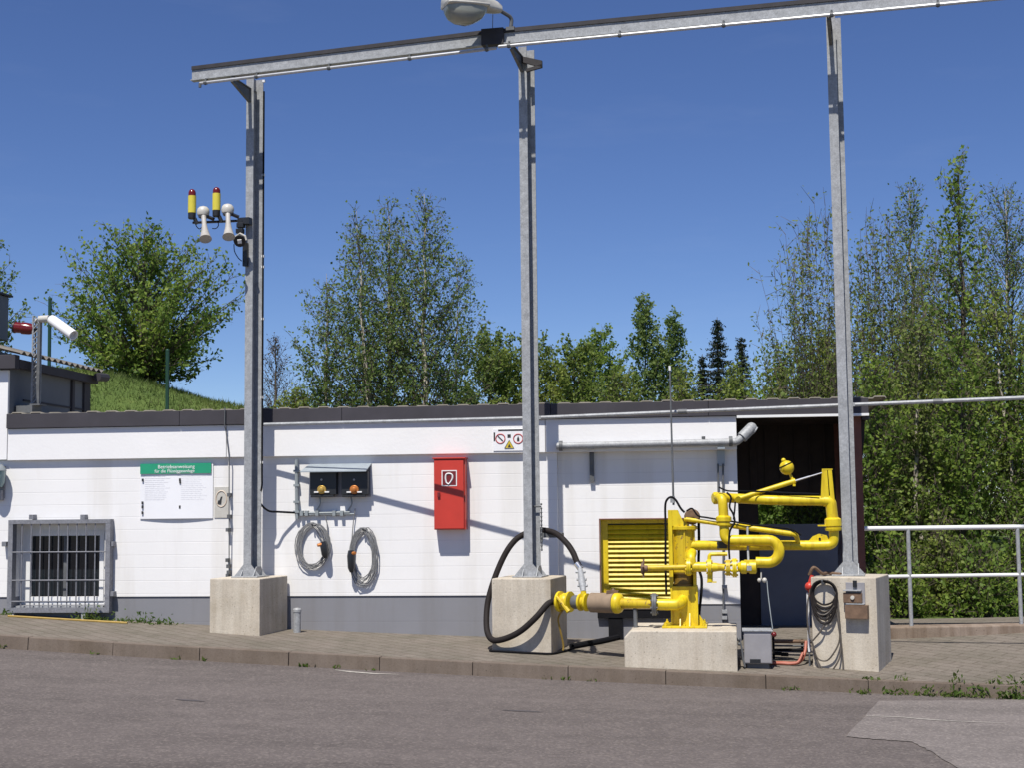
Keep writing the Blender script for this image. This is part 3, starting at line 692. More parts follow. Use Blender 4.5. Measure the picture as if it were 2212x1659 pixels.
xm = (x0 + x1) / 2; hz = zt - zh
text('heading_text', 'Betriebsanweisung', WALL, xm, -.0255, zt - hz * .34, hz * .50, 'white', ib)
text('heading_text', 'für die Flüssiggasanlage', WALL, xm - .02, -.0255, zt - hz * .76, hz * .44, 'white', ib)
mb = MB(); rg = random.Random(8)
for col in (0, 1):
    a = x0 + .06 + col * (x1 - x0) * .5
    for k in range(13):
        z = zh - .035 - k * .024
        w_ = (x1 - x0) * rg.uniform(.26, .36)
        for q_ in range(5):
            ss_ = a + w_ * q_ / 5; cb_ = .018 * math.sin(math.pi * min(1, max(0, (ss_ + w_ * .09 - x0) / (x1 - x0)))) * (zt - z) / (zt - zb); mb.box(WALL, ss_, ss_ + w_ * .18, -.056, -.0445 + cb_, z, z + .006)
        continue
        mb.box(WALL, a, a + (x1 - x0) * rg.uniform(.25, .38), -.054, -.0448 + .018 * math.sin(math.pi * (.1 + .5 * col + .15)) * (zt - z) / (zt - zb), z, z + .005)
obj('small_print', mb, 'sign_pale', ib)
mb = MB()
for q in ((1057, 320), (1335, 335), (1333, 318), (1055, 490), (1055, 520), (1333, 520), (1055, 563)):
    a = WALL.hit(*c2(*q), -.026); mb.box(WALL, a[0] - .010, a[0] + .010, -.04, -.0262, a[1] - .018, a[1] + .018)
pieces('pictogram', mb, 'sign_ink', ib)
# small prohibition sign by the conductor
ps = wthing('prohibition_sign', 'small beige sign with brown ring and dark mark beside the thin wall rod', 'sign', *c2(1640, 470))
mb = MB(); a = WALL.hit(*c2(1592, 372), -.05); b = WALL.hit(*c2(1695, 600), -.05); mb.box(WALL, a[0], b[0], -.06, -.050, a[1], b[1]); obj('panel', mb, 'cream', ps)
def ring_mb(fr, px, py, off, rx, rz, th, seg=28):
    s, z = fr.hit(px, py, off); return MB().tube([fr.pt(s + rx * math.cos(2 * math.pi * i / seg), off, z + rz * math.sin(2 * math.pi * i / seg)) for i in range(seg)], th, 5, closed=True)
obj('ring', ring_mb(WALL, *c2(1642, 460), -.049, .068, .098, .008), 'beige_board', ps)
mb = MB(); a = WALL.hit(*c2(1632, 478), -.049); mb.prism([WALL.pt(a[0] + u, -.049, a[1] + v) for u, v in ((-.018, -.02), (.012, -.012), (.03, .06), (.012, .055))], WALL.n * .006); mb.prism([WALL.pt(a[0] + u, -.048, a[1] + v) for u, v in ((-.03, -.03), (.015, -.035), (.02, .01), (-.02, .012))], WALL.n * .006); obj('pictogram', mb, 'sign_ink', ps)
# lightning conductor
lc = wthing('lightning_conductor', 'thin steel rod running down the white wall left of the first gantry post', 'conductor', *c2(1692, 600))
mb = MB(); s0, z0 = WALL.hit(*c2(1694, 1035), .03); z1 = z_top + .03; s1 = WALL.hit(488, 900, .03)[0]
mb.tube([WALL.pt(s1, .07, z1), WALL.pt(s1, .07, z_ft - .02), WALL.pt(s1, .03, z_ft - .06), WALL.pt(s0, .03, z_fb), WALL.pt(s0, 0, z0)], .0075, 6); obj('rod', mb, 'galv_dark', lc)
mb = MB()
for q in ((1700, 430), (1700, 590), (1690, 690), (1688, 915), (1694, 960), (1697, 1005), (1690, 1030)):
    a = WALL.hit(*c2(*q), .0); mb.box(WALL, a[0] - .016, a[0] + .016, -.061, .035, a[1] - .022, a[1] + .022)
pieces('clamp', mb, 'galv_dark', lc)
# warning sign on the fascia
wsn = wthing('warning_sign', 'white plate with two prohibition circles and yellow warning triangle on the white fascia', 'sign', *c5(310, 250), 0)
a = WALL.hit(*c5(215, 192), .01); b = WALL.hit(*c5(400, 318), .01); mb = MB(); mb.box(WALL, a[0], b[0] + .05, 0.0005, .010, a[1], b[1]); obj('plate', mb, 'board_white', wsn)
mb = MB(); mb.box(WALL, a[0] + .06, b[0] + .03, .0105, .013, a[1] - .022, a[1] - .004); q = WALL.hit(*c5(222, 240), .01); mb.box(WALL, q[0] - .009, q[0] + .009, .0105, .013, q[1] - .045, q[1] + .06)
q = WALL.hit(*c5(310, 232), .01); mb.box(WALL, q[0] - .02, q[0] + .02, .0105, .013, q[1] - .02, q[1] + .02)
q = WALL.hit(*c5(258, 248), .01); mb.prism([WALL.pt(q[0] + u, .0105, q[1] + v) for u, v in ((-.034, .024), (-.024, .034), (.034, -.024), (.024, -.034))], WALL.n * .003)
q = WALL.hit(*c5(364, 248), .01); mb.prism([WALL.pt(q[0] + u, .0105, q[1] + v) for u, v in ((-.014, -.03), (.014, -.03), (.014, .0), (0, .034), (-.014, 0))], WALL.n * .003)
pieces('symbol', mb, 'sign_ink', wsn)
for q in ((258, 248), (364, 248)): obj('circle', ring_mb(WALL, *c5(*q), .012, .056, .056, .0065), 'sign_red', wsn)
q = WALL.hit(*c5(311, 285), .01); mb = MB(); mb.prism([WALL.pt(q[0] + u, .0105, q[1] + v) for u, v in ((-.056, -.04), (.056, -.04), (0, .056))], WALL.n * .003); tri = obj('triangle', mb, 'sign_yellow', wsn, 0)
mb = MB(); tp = [WALL.pt(q[0] + u, .0135, q[1] + v) for u, v in ((-.056, -.04), (.056, -.04), (0, .056))]; mb.tube(tp + [tp[0]], .0045, 5); mb.prism([WALL.pt(q[0] + u, .0135, q[1] + v) for u, v in ((-.018, -.03), (.02, -.028), (.0, .014))], WALL.n * .002); obj('triangle_border', mb, 'sign_ink', tri)
# hydrant cabinet
hc = wthing('hose_cabinet', 'red metal fire hose cabinet hung on the white wall', 'cabinet', *c4(1735, 540))
hx0, hz1 = WALL.hit(*c4(1577, 187), .14); hx1, hz0 = WALL.hit(*c4(1885, 842), .14)
mb = MB(); mb.box(WALL, hx0 + .012, hx1 - .012, -.06, .10, hz0, hz1 - .012, .006); obj('body', mb, 'red', hc)
mb = MB(); mb.box(WALL, hx0 + .02, hx1 - .028, .101, .128, hz0 + .012, hz1 - .035, .006); dr = obj('door', mb, 'red', hc)
mb = MB(); mb.box(WALL, hx0, hx1, -.06, .140, hz1 - .018, hz1, .004); obj('hood', mb, 'red', hc)
q = WALL.hit(*c4(1637, 525), .135); mb = MB(); mb.box(WALL, q[0] - .016, q[0] + .016, .1285, .15, q[1] - .03, q[1] + .03, .005); obj('handle', mb, 'sign_maroon', dr)
a = WALL.hit(*c4(1662, 303), .13); b = WALL.hit(*c4(1802, 446), .13)
mb = MB(); mb.box(WALL, a[0], b[0], .1285, .131, a[1], b[1]); obj('sticker', mb, 'white', dr)
mb = MB(); mb.box(WALL, a[0] + .012, b[0] - .012, .1315, .133, a[1] - .012, b[1] + .012); obj('sticker_field', mb, 'sign_maroon', dr)
q = ((a[0] + b[0]) / 2, (a[1] + b[1]) / 2); mb = MB(); pts = [(-.035, -.055), (-.045, .0), (-.035, .045), (0, .055), (.035, .04), (.040, 0), (.02, -.04), (-.008, -.07), (-.035, -.055)]
mb.tube(cat([WALL.pt(q[0] + u, .135, q[1] + v) for u, v in pts], 4), .0095, 5); obj('hose_symbol', mb, 'white', dr)
# grounding boxes under a hood
hd = wthing('rain_hood', 'grey sheet metal rain hood over two dark switch boxes', 'hood', *c4(740, 275))
hx0, zt = WALL.hit(*c4(462, 245), -.04); hx1 = WALL.hit(*c4(1025, 245), -.04)[0]; zf = WALL.hit(*c4(700, 318), .17)[1]
mb = MB(); mb.add([WALL.pt(s, o, z) for s, (o, z) in [(hx0, (-.06, zt)), (hx1, (-.06, zt)), (hx1 - .02, (.17, zf + .012)), (hx0 - .06, (.17, zf + .012)), (hx0, (-.06, zt - .01)), (hx1, (-.06, zt - .01)), (hx1 - .02, (.17, zf)), (hx0 - .06, (.17, zf))]], [(0, 1, 2, 3), (7, 6, 5, 4), (0, 3, 7, 4), (1, 5, 6, 2), (3, 2, 6, 7), (0, 4, 5, 1)])
obj('sheet', mb, 'grey_hood', hd, 0)
mb = MB(); bp0 = WALL.hit(*c4(452, 300), -.05); bp1 = WALL.hit(*c4(1018, 655), -.05); mb.box(WALL, bp0[0] + .03, bp1[0], -.0598, -.052, bp1[1] + .15, zt - .02); obj('back_plate', mb, 'grey_box', hd)
for (xa, xb, lab, knob, km) in ((466, 706, 'black switch box under the grey hood, with yellow knob', (572, 478), 'brass'), (752, 992, 'black switch box under the grey hood, with orange brown knob', (868, 478), 'copper')):
    gb_ = wthing('switch_box', lab, 'switch box', *c4((xa + xb) / 2, 430), -.05, 'switch boxes under the rain hood')
    a = WALL.hit(*c4(xa, 310), .06); b = WALL.hit(*c4(xb, 540), .06)
    mb = MB(); mb.box(WALL, a[0], b[0], -.0515, .055, b[1] + .02, a[1], .008); obj('body', mb, 'black_plastic', gb_)
    mb = MB(); mb.box(WALL, a[0] + .015, b[0] - .03, .02, .078, b[1] - .006, b[1] + .018, .003); obj('lip', mb, 'black_plastic', gb_)
    k = WALL.hit(*c4(*knob), .08); mb = MB(); mb.lathe(WALL.pt(k[0], .0555, k[1]), WALL.n, [(0, .055), (.02, .055), (.028, .045), (.028, .03), (.05, .028), (.055, .015)], 18); obj('knob', mb, km, gb_)
    for dx in (-.065, .068):
        mb = MB(); mb.box(WALL, k[0] + dx - .028, k[0] + dx + .028, .0555, .085, k[1] - .04, k[1] - .022, .003); obj('terminal_strip', mb, 'white', gb_)
    mb = MB(); kk = WALL.hit(*c4(knob[0], 388), .06); mb.lathe(WALL.pt(kk[0], .0555, kk[1]), WALL.n, [(0, .014), (.012, .012)], 10); obj('indicator', mb, 'galv', gb_)
    mb = MB(); gl = [WALL.P(*c4((xa + xb) / 2 - 30, 545), .0), WALL.P(*c4((xa + xb) / 2 - 25, 610), .0), WALL.P(*c4((xa + xb) / 2 - 60, 670), -.03)]
    mb.tube(cat(gl, 5), .010, 6); obj('cable_tail', mb, 'grey_pvc', gb_)
# conduits
cd = wthing('conduit', 'grey vertical conduit and horizontal cable run beside the switch boxes', 'conduit', *c4(345, 500))
mb = MB(); a = WALL.P(*c4(345, 205), -.02); b = WALL.P(*c4(350, 745), -.02); mb.tube([a, b], .022, 8); obj('pipe', mb, 'grey_pvc', cd)
mb = MB()
for y in (310, 440, 590, 680):
    q = WALL.hit(*c4(347, y), -.02); mb.box(WALL, q[0] - .035, q[0] + .035, -.0595, .006, q[1] - .014, q[1] + .014)
pieces('clip', mb, 'grey_pvc', cd)
mb = MB(); mb.tube([WALL.P(*c4(360, 690), -.03), WALL.P(*c4(560, 692), -.03), WALL.P(*c4(830, 684), -.03)], .016, 8); mb.tube([WALL.P(*c4(365, 710), -.03), WALL.P(*c4(500, 705), -.03), WALL.P(*c4(870, 700), -.03)], .010, 8); obj('cable_run', mb, 'grey_pvc', cd)
mb = MB()
for x in (395, 440, 535, 690, 760):
    q = WALL.hit(*c4(x, 692), -.02); mb.box(WALL, q[0] - .02, q[0] + .02, -.0595, .012, q[1] - .035, q[1] + .03, .003)
pieces('junction', mb, 'grey_pvc', cd)
# coiled grounding cables
def coil(label, pts_c, rx, rz, cx, cy, n, feed, clamp_px, clamp_len, tip_px, seed):
    t = wthing('coiled_cable', label, 'cable', *c4(cx, cy), -.02, 'coiled cables hanging on the wall'); rg = random.Random(seed); mb = MB()
    path = [WALL.P(*c4(*q), -.02) for q in feed]; s, z = WALL.hit(*c4(cx, cy), -.02)
    for k in range(n * 20):
        a = math.pi / 2 + 2 * math.pi * k / 20; f = 0.90 + .16 * math.sin(k // 20 * 2.4 + seed) * (.35 + .65 * abs(math.cos(a))) + 0.05 * math.sin(k * .37 + seed) + rg.uniform(-.012, .012)
        u = rx * f * math.cos(a); v = rz * f * math.sin(a) * (1.0 if math.sin(a) > 0 else 1.0 + .10 * math.sin(k / 20 * 2.1)); path.append(WALL.pt(s + u + .015 * math.sin(k / 31.), -.03 + .05 * (k % 20) / 20 * (0.4 + .6 * rg.random()), z + v))
    mb.tube(path, .0068, 5); obj('cord', mb, 'cable_grey', t)
    a = WALL.P(*c4(*clamp_px), .06); b = WALL.P(*c4(clamp_px[0] + clamp_len[0], clamp_px[1] + clamp_len[1]), .06)
    mb = MB(); mb.tube([a, a.lerp(b, .25), a.lerp(b, .8), b], [.035, .05, .045, .022], 8); obj('clamp', mb, 'black_plastic', t)
    mb = MB(); c = WALL.P(*c4(*tip_px), .10); mb.tube([a.lerp(b, .15), c], [.03, .018], 8); obj('clamp_tip', mb, 'copper', t)
    mb = MB(); hk = WALL.hit(*c4(cx, cy), -.02); mb.tube([WALL.pt(hk[0], -.06, hk[1] + rz * .86), WALL.pt(hk[0], .02, hk[1] + rz * .86), WALL.pt(hk[0], .03, hk[1] + rz * .93)], .01, 6); obj('hook', mb, 'galv_dark', t)
coil('coiled grey cable hanging in a round bunch, its black clamp on the right', None, .205, .285, 495, 985, 9, [(600, 700), (622, 780), (630, 900), (600, 990)], (590, 950), (20, 150), (535, 985), 3)
coil('coiled grey cable hanging in a long narrow bunch, its black clamp on the left', None, .165, .36, 955, 1080, 9, [(878, 650), (862, 760), (850, 900), (840, 1000)], (840, 1030), (5, 200), (880, 1055), 5)
# wall lamp at the left edge
wl = wthing('wall_lamp', 'grey green bulkhead lamp on the wall at the left edge', 'lamp', 4, 1050, -.06)
a = WALL.hit(*c2(10, 205), .02); mb = MB(); mb.lathe(WALL.pt(a[0] - .03, .08, a[1]), (0, 0, -1), [(0, .07), (.05, .11), (.08, .12)], 16); obj('cap', mb, 'grey_pvc', wl)
mb = MB(); mb.lathe(WALL.pt(a[0] - .03, .08, a[1] - .081), (0, 0, -1), [(0, .105), (.14, .10), (.20, .075), (.22, .02)], 16); obj('lamp_glass', mb, 'teal_lamp', wl)
mb = MB(); mb.box(WALL, a[0] - .08, a[0] + .02, -.0595, -.03, a[1] - .42, a[1] - .02); mb.box(WALL, a[0] - .07, a[0] + .01, -.0595, .03, a[1] - .45, a[1] - .32, .01); obj('bracket', mb, 'grey_box', wl)
# galvanised pipe along the wall on brackets, elbow into the lean-to
gp = wthing('wall_pipe', 'galvanised pipe along the wall above the louvre, with raised elbow at the lean-to', 'pipe', *cw(700, 580), .0)
mb = MB(); pa = WALL.P(*cw(70, 582), .06); pb = WALL.P(*cw(1700, 543), .06); mb.tube([pa, pb], .042, 14); obj('pipe', mb, 'galv', gp)
mb = MB(); e0 = WALL.P(*cw(1705, 530), .06); e1 = WALL.P(*cw(1820, 420), .0); mb.tube(fillet([pb + (pa - pb).normalized() * .02, e0, e1], .06), .046, 14); obj('elbow', mb, 'galv', gp)
mb = MB(); mb.tube([WALL.P(*cw(1735, 505), .05), e1], .066, 14); mb.lathe(e1, WALL.t * .8 - Vector((0, 0, .55)), [(0, .05), (.06, .05), (.065, .035)], 12); mb.ball(e1, .068); obj('vent_cap', mb, 'galv', gp)
for x in (110, 1635):
    mb = MB(); q = WALL.P(*cw(x, 580 - (x - 110) * .027), .06); mb.tube([q - WALL.t * .02, q + WALL.t * .02], .062, 12); obj('collar', mb, 'galv_dark', gp)
for (x, y0, y1) in ((390, 590, 905),):
    mb = MB(); a = WALL.hit(*cw(x - 22, y0), -.15); b = WALL.hit(*cw(x + 22, y1), -.15); mb.box(WALL, a[0], b[0], -.1498, -.09, a[1] + .02, b[1]); mb.box(WALL, a[0] - .012, b[0] + .012, -.1498, .09, a[1] - .03, a[1] - .0); obj('bracket', mb, 'galv_dark', gp)
mb = MB(); a = WALL.hit(*cw(1510, 600), -.17); b = WALL.hit(*cw(1580, 760), -.17); mb.box(WALL, a[0], b[0], -.1498, -.10, a[1], b[1]); mb.box(WALL, a[0], b[0], -.1498, .08, a[1] - .02, a[1] - .001)
obj('bracket', mb, 'grey_hood', gp)
mb = MB(); q = WALL.P(*cw(1390, 510), .06); mb.tube([q - Vector((0, 0, .04)), q + Vector((0, 0, .02))], .022, 8); obj('nipple', mb, 'galv_dark', gp)
rd = wthing('wall_rods', 'pair of thin steel rods running down the wall beside the lean-to opening', 'rods', 1563, 1100, -.23)
for x, yb in ((1520, 1000), (1566, 1350)):
    mb = MB(); X, _ = cw(x, 770); mb.tube([WALL.P(X, cw(0, 740)[1], -.10), WALL.P(X + 1, cw(0, yb)[1] if x < 1550 else 1345, -.10)], .012, 6); obj('rod', mb, 'galv_dark', rd)
mb = MB()
for y in (1090, 1268, 1322, 1335):
    q = WALL.hit(1565, y, -.10); mb.box(WALL, q[0] - .03, q[0] + .03, -.1498, -.06, q[1] - .02, q[1] + .02)
pieces('clip', mb, 'galv', rd)
# black T shape set against the plinth below the louvre
tbk = wthing('black_tee', 'black T shape on the plinth under the yellow louvre', 'bracket', *z7(915, 1300), -.2)
a = WALL.hit(*z7(705, 1072), -.10); b = WALL.hit(*z7(1640, 1180), -.10); mb = MB(); mb.box(WALL, a[0], b[0], -.161, -.10, lz0 - .0665, b[1], .004); obj('crossbar', mb, 'black', tbk)
a2 = WALL.hit(*z7(832, 1180), -.11); b2 = WALL.hit(*z7(1000, 1450), -.11); mb = MB(); mb.box(WALL, a2[0], b2[0], -.161, -.11, b[1] - .001, wz(1.2) - .05, .004); obj('leg', mb, 'black', tbk)
# standpipe beside first block and yellow edging strip
sp = thing('standpipe', 'short grey capped standpipe on the pavement behind the left concrete block', 'standpipe', WALL.P(*zA(1922, 215), .25))
q = WALL.P(*zA(1922, 212), .25); qt = WALL.P(*zA(1925, 105), .25); mb = MB(); mb.tube([q - Vector((0, 0, .08)), Vector((q.x, q.y, qt.z))], .045, 14); obj('pipe', mb, 'galv', sp)
mb = MB(); mb.lathe(Vector((q.x, q.y, qt.z)), (0, 0, 1), [(0.0, .051), (.03, .051), (.045, .04), (.05, .01)], 14); obj('cap', mb, 'galv', sp)
a = WALL.P(*c2(60, 1317), .22); b = WALL.P(*c2(945, 1362), .22); mb = MB(); mb.tube([Vector((a.lerp(b, i / 10).x, a.lerp(b, i / 10).y, pave_z(a.lerp(b, i / 10)) + .008)) for i in range(11)], .016, 6)
tag(obj('edging_strip', mb, 'yellow_strip'), 'yellow painted strip lying along the wall foot under the barred window', 'edging')

# ------------------------------------------------------------------ gantry
BW = 0.70
def ground_at(p): return pave_z(p)
def find_post(px, py):
    return GAN.hit(px, py)[0]
gs = [find_post(541, 1235), find_post(1146, 1235), find_post(1833, 1235)]
btops = [GAN.hit(508, 1251, .36)[1], GAN.hit(1126, 1251, .36)[1], GAN.hit(1822, 1248, .36)[1]]
blab = ['pale concrete foundation block under the left gantry post', 'pale concrete foundation block under the middle post, hose looped around it', 'pale concrete foundation block under the right post with cables hung on it']
bx = [(452.5, 561), (1062, 1190), (1752, 1894)]
blocks = []
RB = Fr(GAN.pt(gs[2], 0, 0), 24.5)
for i in range(3):
    fb = GAN if i < 2 else RB
    s0 = fb.hit(bx[i][0], 1300, .38)[0]; s1 = fb.hit(bx[i][1], 1300, .38)[0]
    zb = min(ground_at(fb.pt(s, o, 0)) for s in (s0, s1) for o in (-.4, .38)) - .15
    mb = MB(); mb.box(fb, s0, s1, -.40, .38, zb, btops[i], .014)
    blocks.append((s0, s1)); o = obj('foundation_block', mb, 'concrete'); tag(o, blab[i], 'concrete block', 'concrete blocks under the gantry posts')
gan = thing('loading_gantry', 'galvanised steel gantry, three posts carrying a long overhead beam with rail', 'gantry', GAN.pt(gs[1], 0, btops[1]))
OB = 0.53   # beam ahead of the posts
def ibeam(mb, A, B, up, side, h, b, tf, tw):
    """I section from A to B: up = web direction, side = flange direction"""
    for (c, hh, ww) in ((h / 2 - tf / 2, tf, b), (-h / 2 + tf / 2, tf, b), (0, h - 2 * tf, tw)):
        q = [A + up * (c + a * hh / 2) + side * (e * ww / 2) for a, e in ((-1, -1), (-1, 1), (1, 1), (1, -1))]
        mb.prism(q, B - A)
bA, bB = (GAN.P(415, 159, OB), GAN.P(1046, 82, OB)); bC, bD = (GAN.P(1086, 79, OB), GAN.P(2380, -44, OB))
def beam_z(s):
    a, b = (bA, bB) if s < (bB - GAN.O).dot(GAN.t) else (bC, bD); sa, sb_ = (a - GAN.O).dot(GAN.t), (b - GAN.O).dot(GAN.t)
    return a.z + (b.z - a.z) * (s - sa) / (sb_ - sa)
BH = .185
for i in range(3):
    s = gs[i]; zt = beam_z(s) - BH / 2 - .012; zb0 = btops[i] + .018; ztp = GAN.hit(*[(548, 172), (1134, 108), (1797, 38)][i])[1] + .02
    mb = MB()
    for (a0, a1, o0, o1) in ((-.0525, .046, .070, .082), (-.0525, .100, -.082, -.070), (-.006, .003, -.070, .070)):
        mb.box(GAN, s + a0, s + a1, o0, o1, zb0, ztp)
    post = obj('post', mb, 'galv', gan, 20)
    mb = MB(); mb.box(GAN, s - .17, s + .17, -.17, .17, btops[i] + .001, btops[i] + .017, .003); obj('base_plate', mb, 'galv', post)
    mb = MB()
    for (o, d) in ((.0825, .008), (-.0905, .008)):
        mb.prism([GAN.pt(s + u, o, btops[i] + .0175 + v) for u, v in ((-.165, 0), (.165, 0), (.05, .135), (-.05, .135))], GAN.n * d)
    for u in (-.062, .102):
        mb.prism([GAN.pt(s + u, o, btops[i] + .0175 + v) for o, v in ((-.15, 0), (.15, 0), (.06, .11), (-.06, .11))], GAN.t * .008)
    pieces('gusset', mb, 'galv', post, 20)
    mb = MB(); fl = OB + .03
    mb.prism([GAN.pt(s - .014, o, z) for o, z in ((.083, zt - .17), (.083, zt - .014), (fl, zt - .014), (fl, zt - .05))], GAN.t * .012)
    mb.prism([GAN.pt(s - .028, o, z) for o, z in ((.083, zt - .18), (fl, zt - .062), (fl, zt - .051), (.083, zt - .169))], GAN.t * .036)
    mb.prism([GAN.pt(s - .03, o, zt - .0135) for o in (-.10, fl)] + [GAN.pt(s - .03, o, zt - .0005) for o in (fl, -.10)], GAN.t * .045)
    obj('bracket', mb, 'galv_dark', post, 20)
for a, b in ((bA, bB), (bC, bD)):
    mb = MB(); up = Vector((0, 0, 1))
    def bar(c, hh, o0, o1): mb.prism([a + up * (c + e * hh / 2) + GAN.n * o for e, o in ((-1, o0), (-1, o1), (1, o1), (1, o0))], b - a)
    bar(-.012, BH - .072, -.006, .004); bar(-BH / 2 + .007, .012, -.045, .040); be = obj('beam', mb, 'galv', gan, 20)
    mb = MB(); bar(BH / 2 - .024, .046, -.05, .020); obj('shaded_top_flange', mb, 'beam_shade', be, 20)  # dark bar: top flange with its shade on the web painted in
mb = MB(); mb.prism([bB + Vector((0, 0, z)) + GAN.n * .055 - GAN.t * .02 for z in (-.095, .095)] + [bC + Vector((0, 0, z)) + GAN.n * .055 + GAN.t * .02 for z in (.095, -.095)], GAN.n * -.112); obj('splice_plate', mb, 'beam_shade', gan)
OR_ = OB + .06
rA, rB, rC, rD = (GAN.P(432, 179, OR_), GAN.P(1072, 103, OR_), GAN.P(1076, 100, OR_), GAN.P(2380, -25, OR_))
for a, b in ((rA, rB), (rC, rD)):
    mb = MB(); mb.tube([a, b], .019, 8); obj('rail', mb, 'rail', gan)
mb = MB()
for a, b, fs in ((rA, rB, (.02, .2, .45, .72, .97)), (rC, rD, (.02, .22, .40, .58, .75))):
    for f in fs:
        p = a.lerp(b, f); mb.tube([p - Vector((0, 0, .028)), p + Vector((0, 0, .05)), p + Vector((0, 0, .055)) - GAN.n * .05], .010, 6); mb.tube([p - GAN.t * .02, p + GAN.t * .02], .025, 8)
pieces('rail_hanger', mb, 'galv_dark', gan)
p = rA; mb = MB(); mb.lathe(p - Vector((0, 0, .05)), (0, 0, 1), [(0, .018), (.05, .018)], 8); obj('end_stop', mb, 'galv_dark', gan)
mb = MB(); zz = GAN.hit(1170, 140, .05)[1]; zt1 = beam_z(gs[1]) - BH / 2 - .02
mb.prism([GAN.pt(gs[1] + u, .13, z) for u, z in ((-.04, zt1 - .05), (.02, zt1), (.24, zz + .03), (.24, zz - .05))], GAN.n * -.035); mb.prism([GAN.pt(gs[1] + u, .13, z) for u, z in ((.05, zz - .085), (.24, zz - .05), (.24, zz - .01), (.05, zz - .05))], GAN.n * -.035); obj('outrigger', mb, 'beam_shade', gan)

# horizontal pipe fixed behind the posts
hp = thing('guard_pipe', 'thin galvanised pipe fixed level behind the posts across the roof line', 'pipe', GAN.P(1165, 903, -.18))
ends = [(562, 918, -.100), (1165, 903, -.105), (1472, 890, -.11), (1840, 875, -.115), (2230, 859, -.12), (2900, 831, -.12)]
pts = [GAN.P(x, y, o) for x, y, o in ends]; mb = MB()
for a, b in zip(pts[:-1], pts[1:]): mb.tube([a, b], .021, 8)
obj('pipe', mb, 'galv', hp)
mb = MB()
for (x, y, o) in ((1474, 890, -.11), (2026, 868, -.12)):
    q = GAN.P(x, y, o); mb.tube([q - GAN.t * .05, q + GAN.t * .05], .030, 8)
pieces('coupling', mb, 'galv_dark', hp)
for i, (x, y, o) in enumerate((ends[0], ends[1], ends[3])):
    mb = MB(); q = GAN.hit(x, y, o); mb.box(GAN, gs[i] - .03, gs[i] + .12, o - .025, -.0825, q[1] - .02, q[1] + .02, .003); obj('clamp', mb, 'galv', hp)

# cable down the right side of the left post, then over to the wall
mb = MB(); sE = gs[0] + .108
pz = [GAN.hit(558, y, -.12)[1] for y in (200, 420, 700, 1000, 1050)]
path = [GAN.pt(sE, -.075, z) for z in pz] + [GAN.P(560, 1078, -.10), WALL.P(*c4(30, 620), .22), WALL.P(*c4(95, 672), .18), WALL.P(*c4(180, 680), .10), WALL.P(*c4(330, 688), .0)]
mb.tube(cat(path, 6), .013, 6); cabp = obj('post_cable', mb, 'black'); tag(cabp, 'black cable running down the left post and across to the wall conduit', 'cable')
mb = MB()
for y in (178, 380, 555, 578, 690, 860, 1000):
    z = GAN.hit(558, y, -.12)[1]; mb.box(GAN, gs[0] + .09, sE + .014, -.0905, -.066, z - .015, z + .015)
pieces('cable_clip', mb, 'white', cabp)

# ------------------------------------------------------------------ street lamp on the beam
lp = thing('street_lamp', 'pale street lamp head with clear bowl mounted above the beam', 'lamp', GAN.P(1108, 58, OB))
mb = MB(); q0 = GAN.P(*c8(1300, 380), OB); mb.tube(fillet([q0, GAN.P(*c8(1315, 240), OB), GAN.P(*c8(1150, 140), OB + .12)], .05), .022, 8); mb.box(GAN, GAN.hit(*c8(1300, 380), OB)[0] - .05, GAN.hit(*c8(1300, 380), OB)[0] + .05, OB - .04, OB + .04, bC.z + .06, bC.z + .10); obj('arm', mb, 'galv_dark', lp)
LD = Fr(GAN.P(*c8(700, 60), OB + .35), 30)   # lamp axis frame
a = Vector(GAN.P(*c8(1160, 135), OB + .12)); c = Vector(GAN.P(*c8(380, 60), OB + .55)); ax = (c - a); ax.z = ax.z; Ln = ax.length; axn = ax.normalized(); sd = axn.cross(Vector((0, 0, 1))).normalized(); upv = sd.cross(axn)
def loft(secs, seg=20):
    """secs: (u along axis, half width, z top, z bottom) rounded sections"""
    mb = MB()
    for u, w, zt, zb in secs:
        for k in range(seg):
            t = 2 * math.pi * k / seg; cs, sn = math.cos(t), math.sin(t); x = w * math.copysign(abs(cs) ** .6, cs); y = (zt if sn > 0 else -zb) * abs(sn) ** .7
            mb.v.append(tuple(a + axn * u + sd * x + upv * y))
    n = len(secs)
    for i in range(n - 1):
        for k in range(seg): l = (k + 1) % seg; mb.f.append((i * seg + k, i * seg + l, (i + 1) * seg + l, (i + 1) * seg + k))
    mb.f += [tuple(range(seg))[::-1], tuple((n - 1) * seg + k for k in range(seg))]; return mb
obj('housing', loft([(0, .05, .05, .03), (.06, .075, .09, .035), (.2, .11, .14, .03), (.26, .15, .17, .02), (Ln * .6, .165, .20, .02), (Ln * .9, .155, .17, .02), (Ln, .12, .10, .02)]), 'cream', lp, 60)
obj('bowl', loft([(.20, .09, .0, .03), (.22, .12, .0, .09), (.27, .14, .0, .15), (.36, .15, .0, .19), (Ln * .62, .155, .0, .205), (Ln * .80, .145, .0, .195), (Ln * .91, .125, .0, .16), (Ln * .97, .10, .0, .10), (Ln * .995, .07, .0, .04)]), 'bowl', lp, 60)
obj('rim', loft([(.18, .12, .02, .022), (.2, .16, .025, .025), (Ln * .6, .172, .025, .025), (Ln * .95, .155, .025, .025), (Ln, .13, .02, .02)]), 'cream', lp, 60)
mb = MB(); q = GAN.P(*c8(1050, 190), OB + .2); mb.tube([q, GAN.P(*c8(1045, 420), OB)], .004, 5); obj('stay_wire', mb, 'galv_dark', lp)

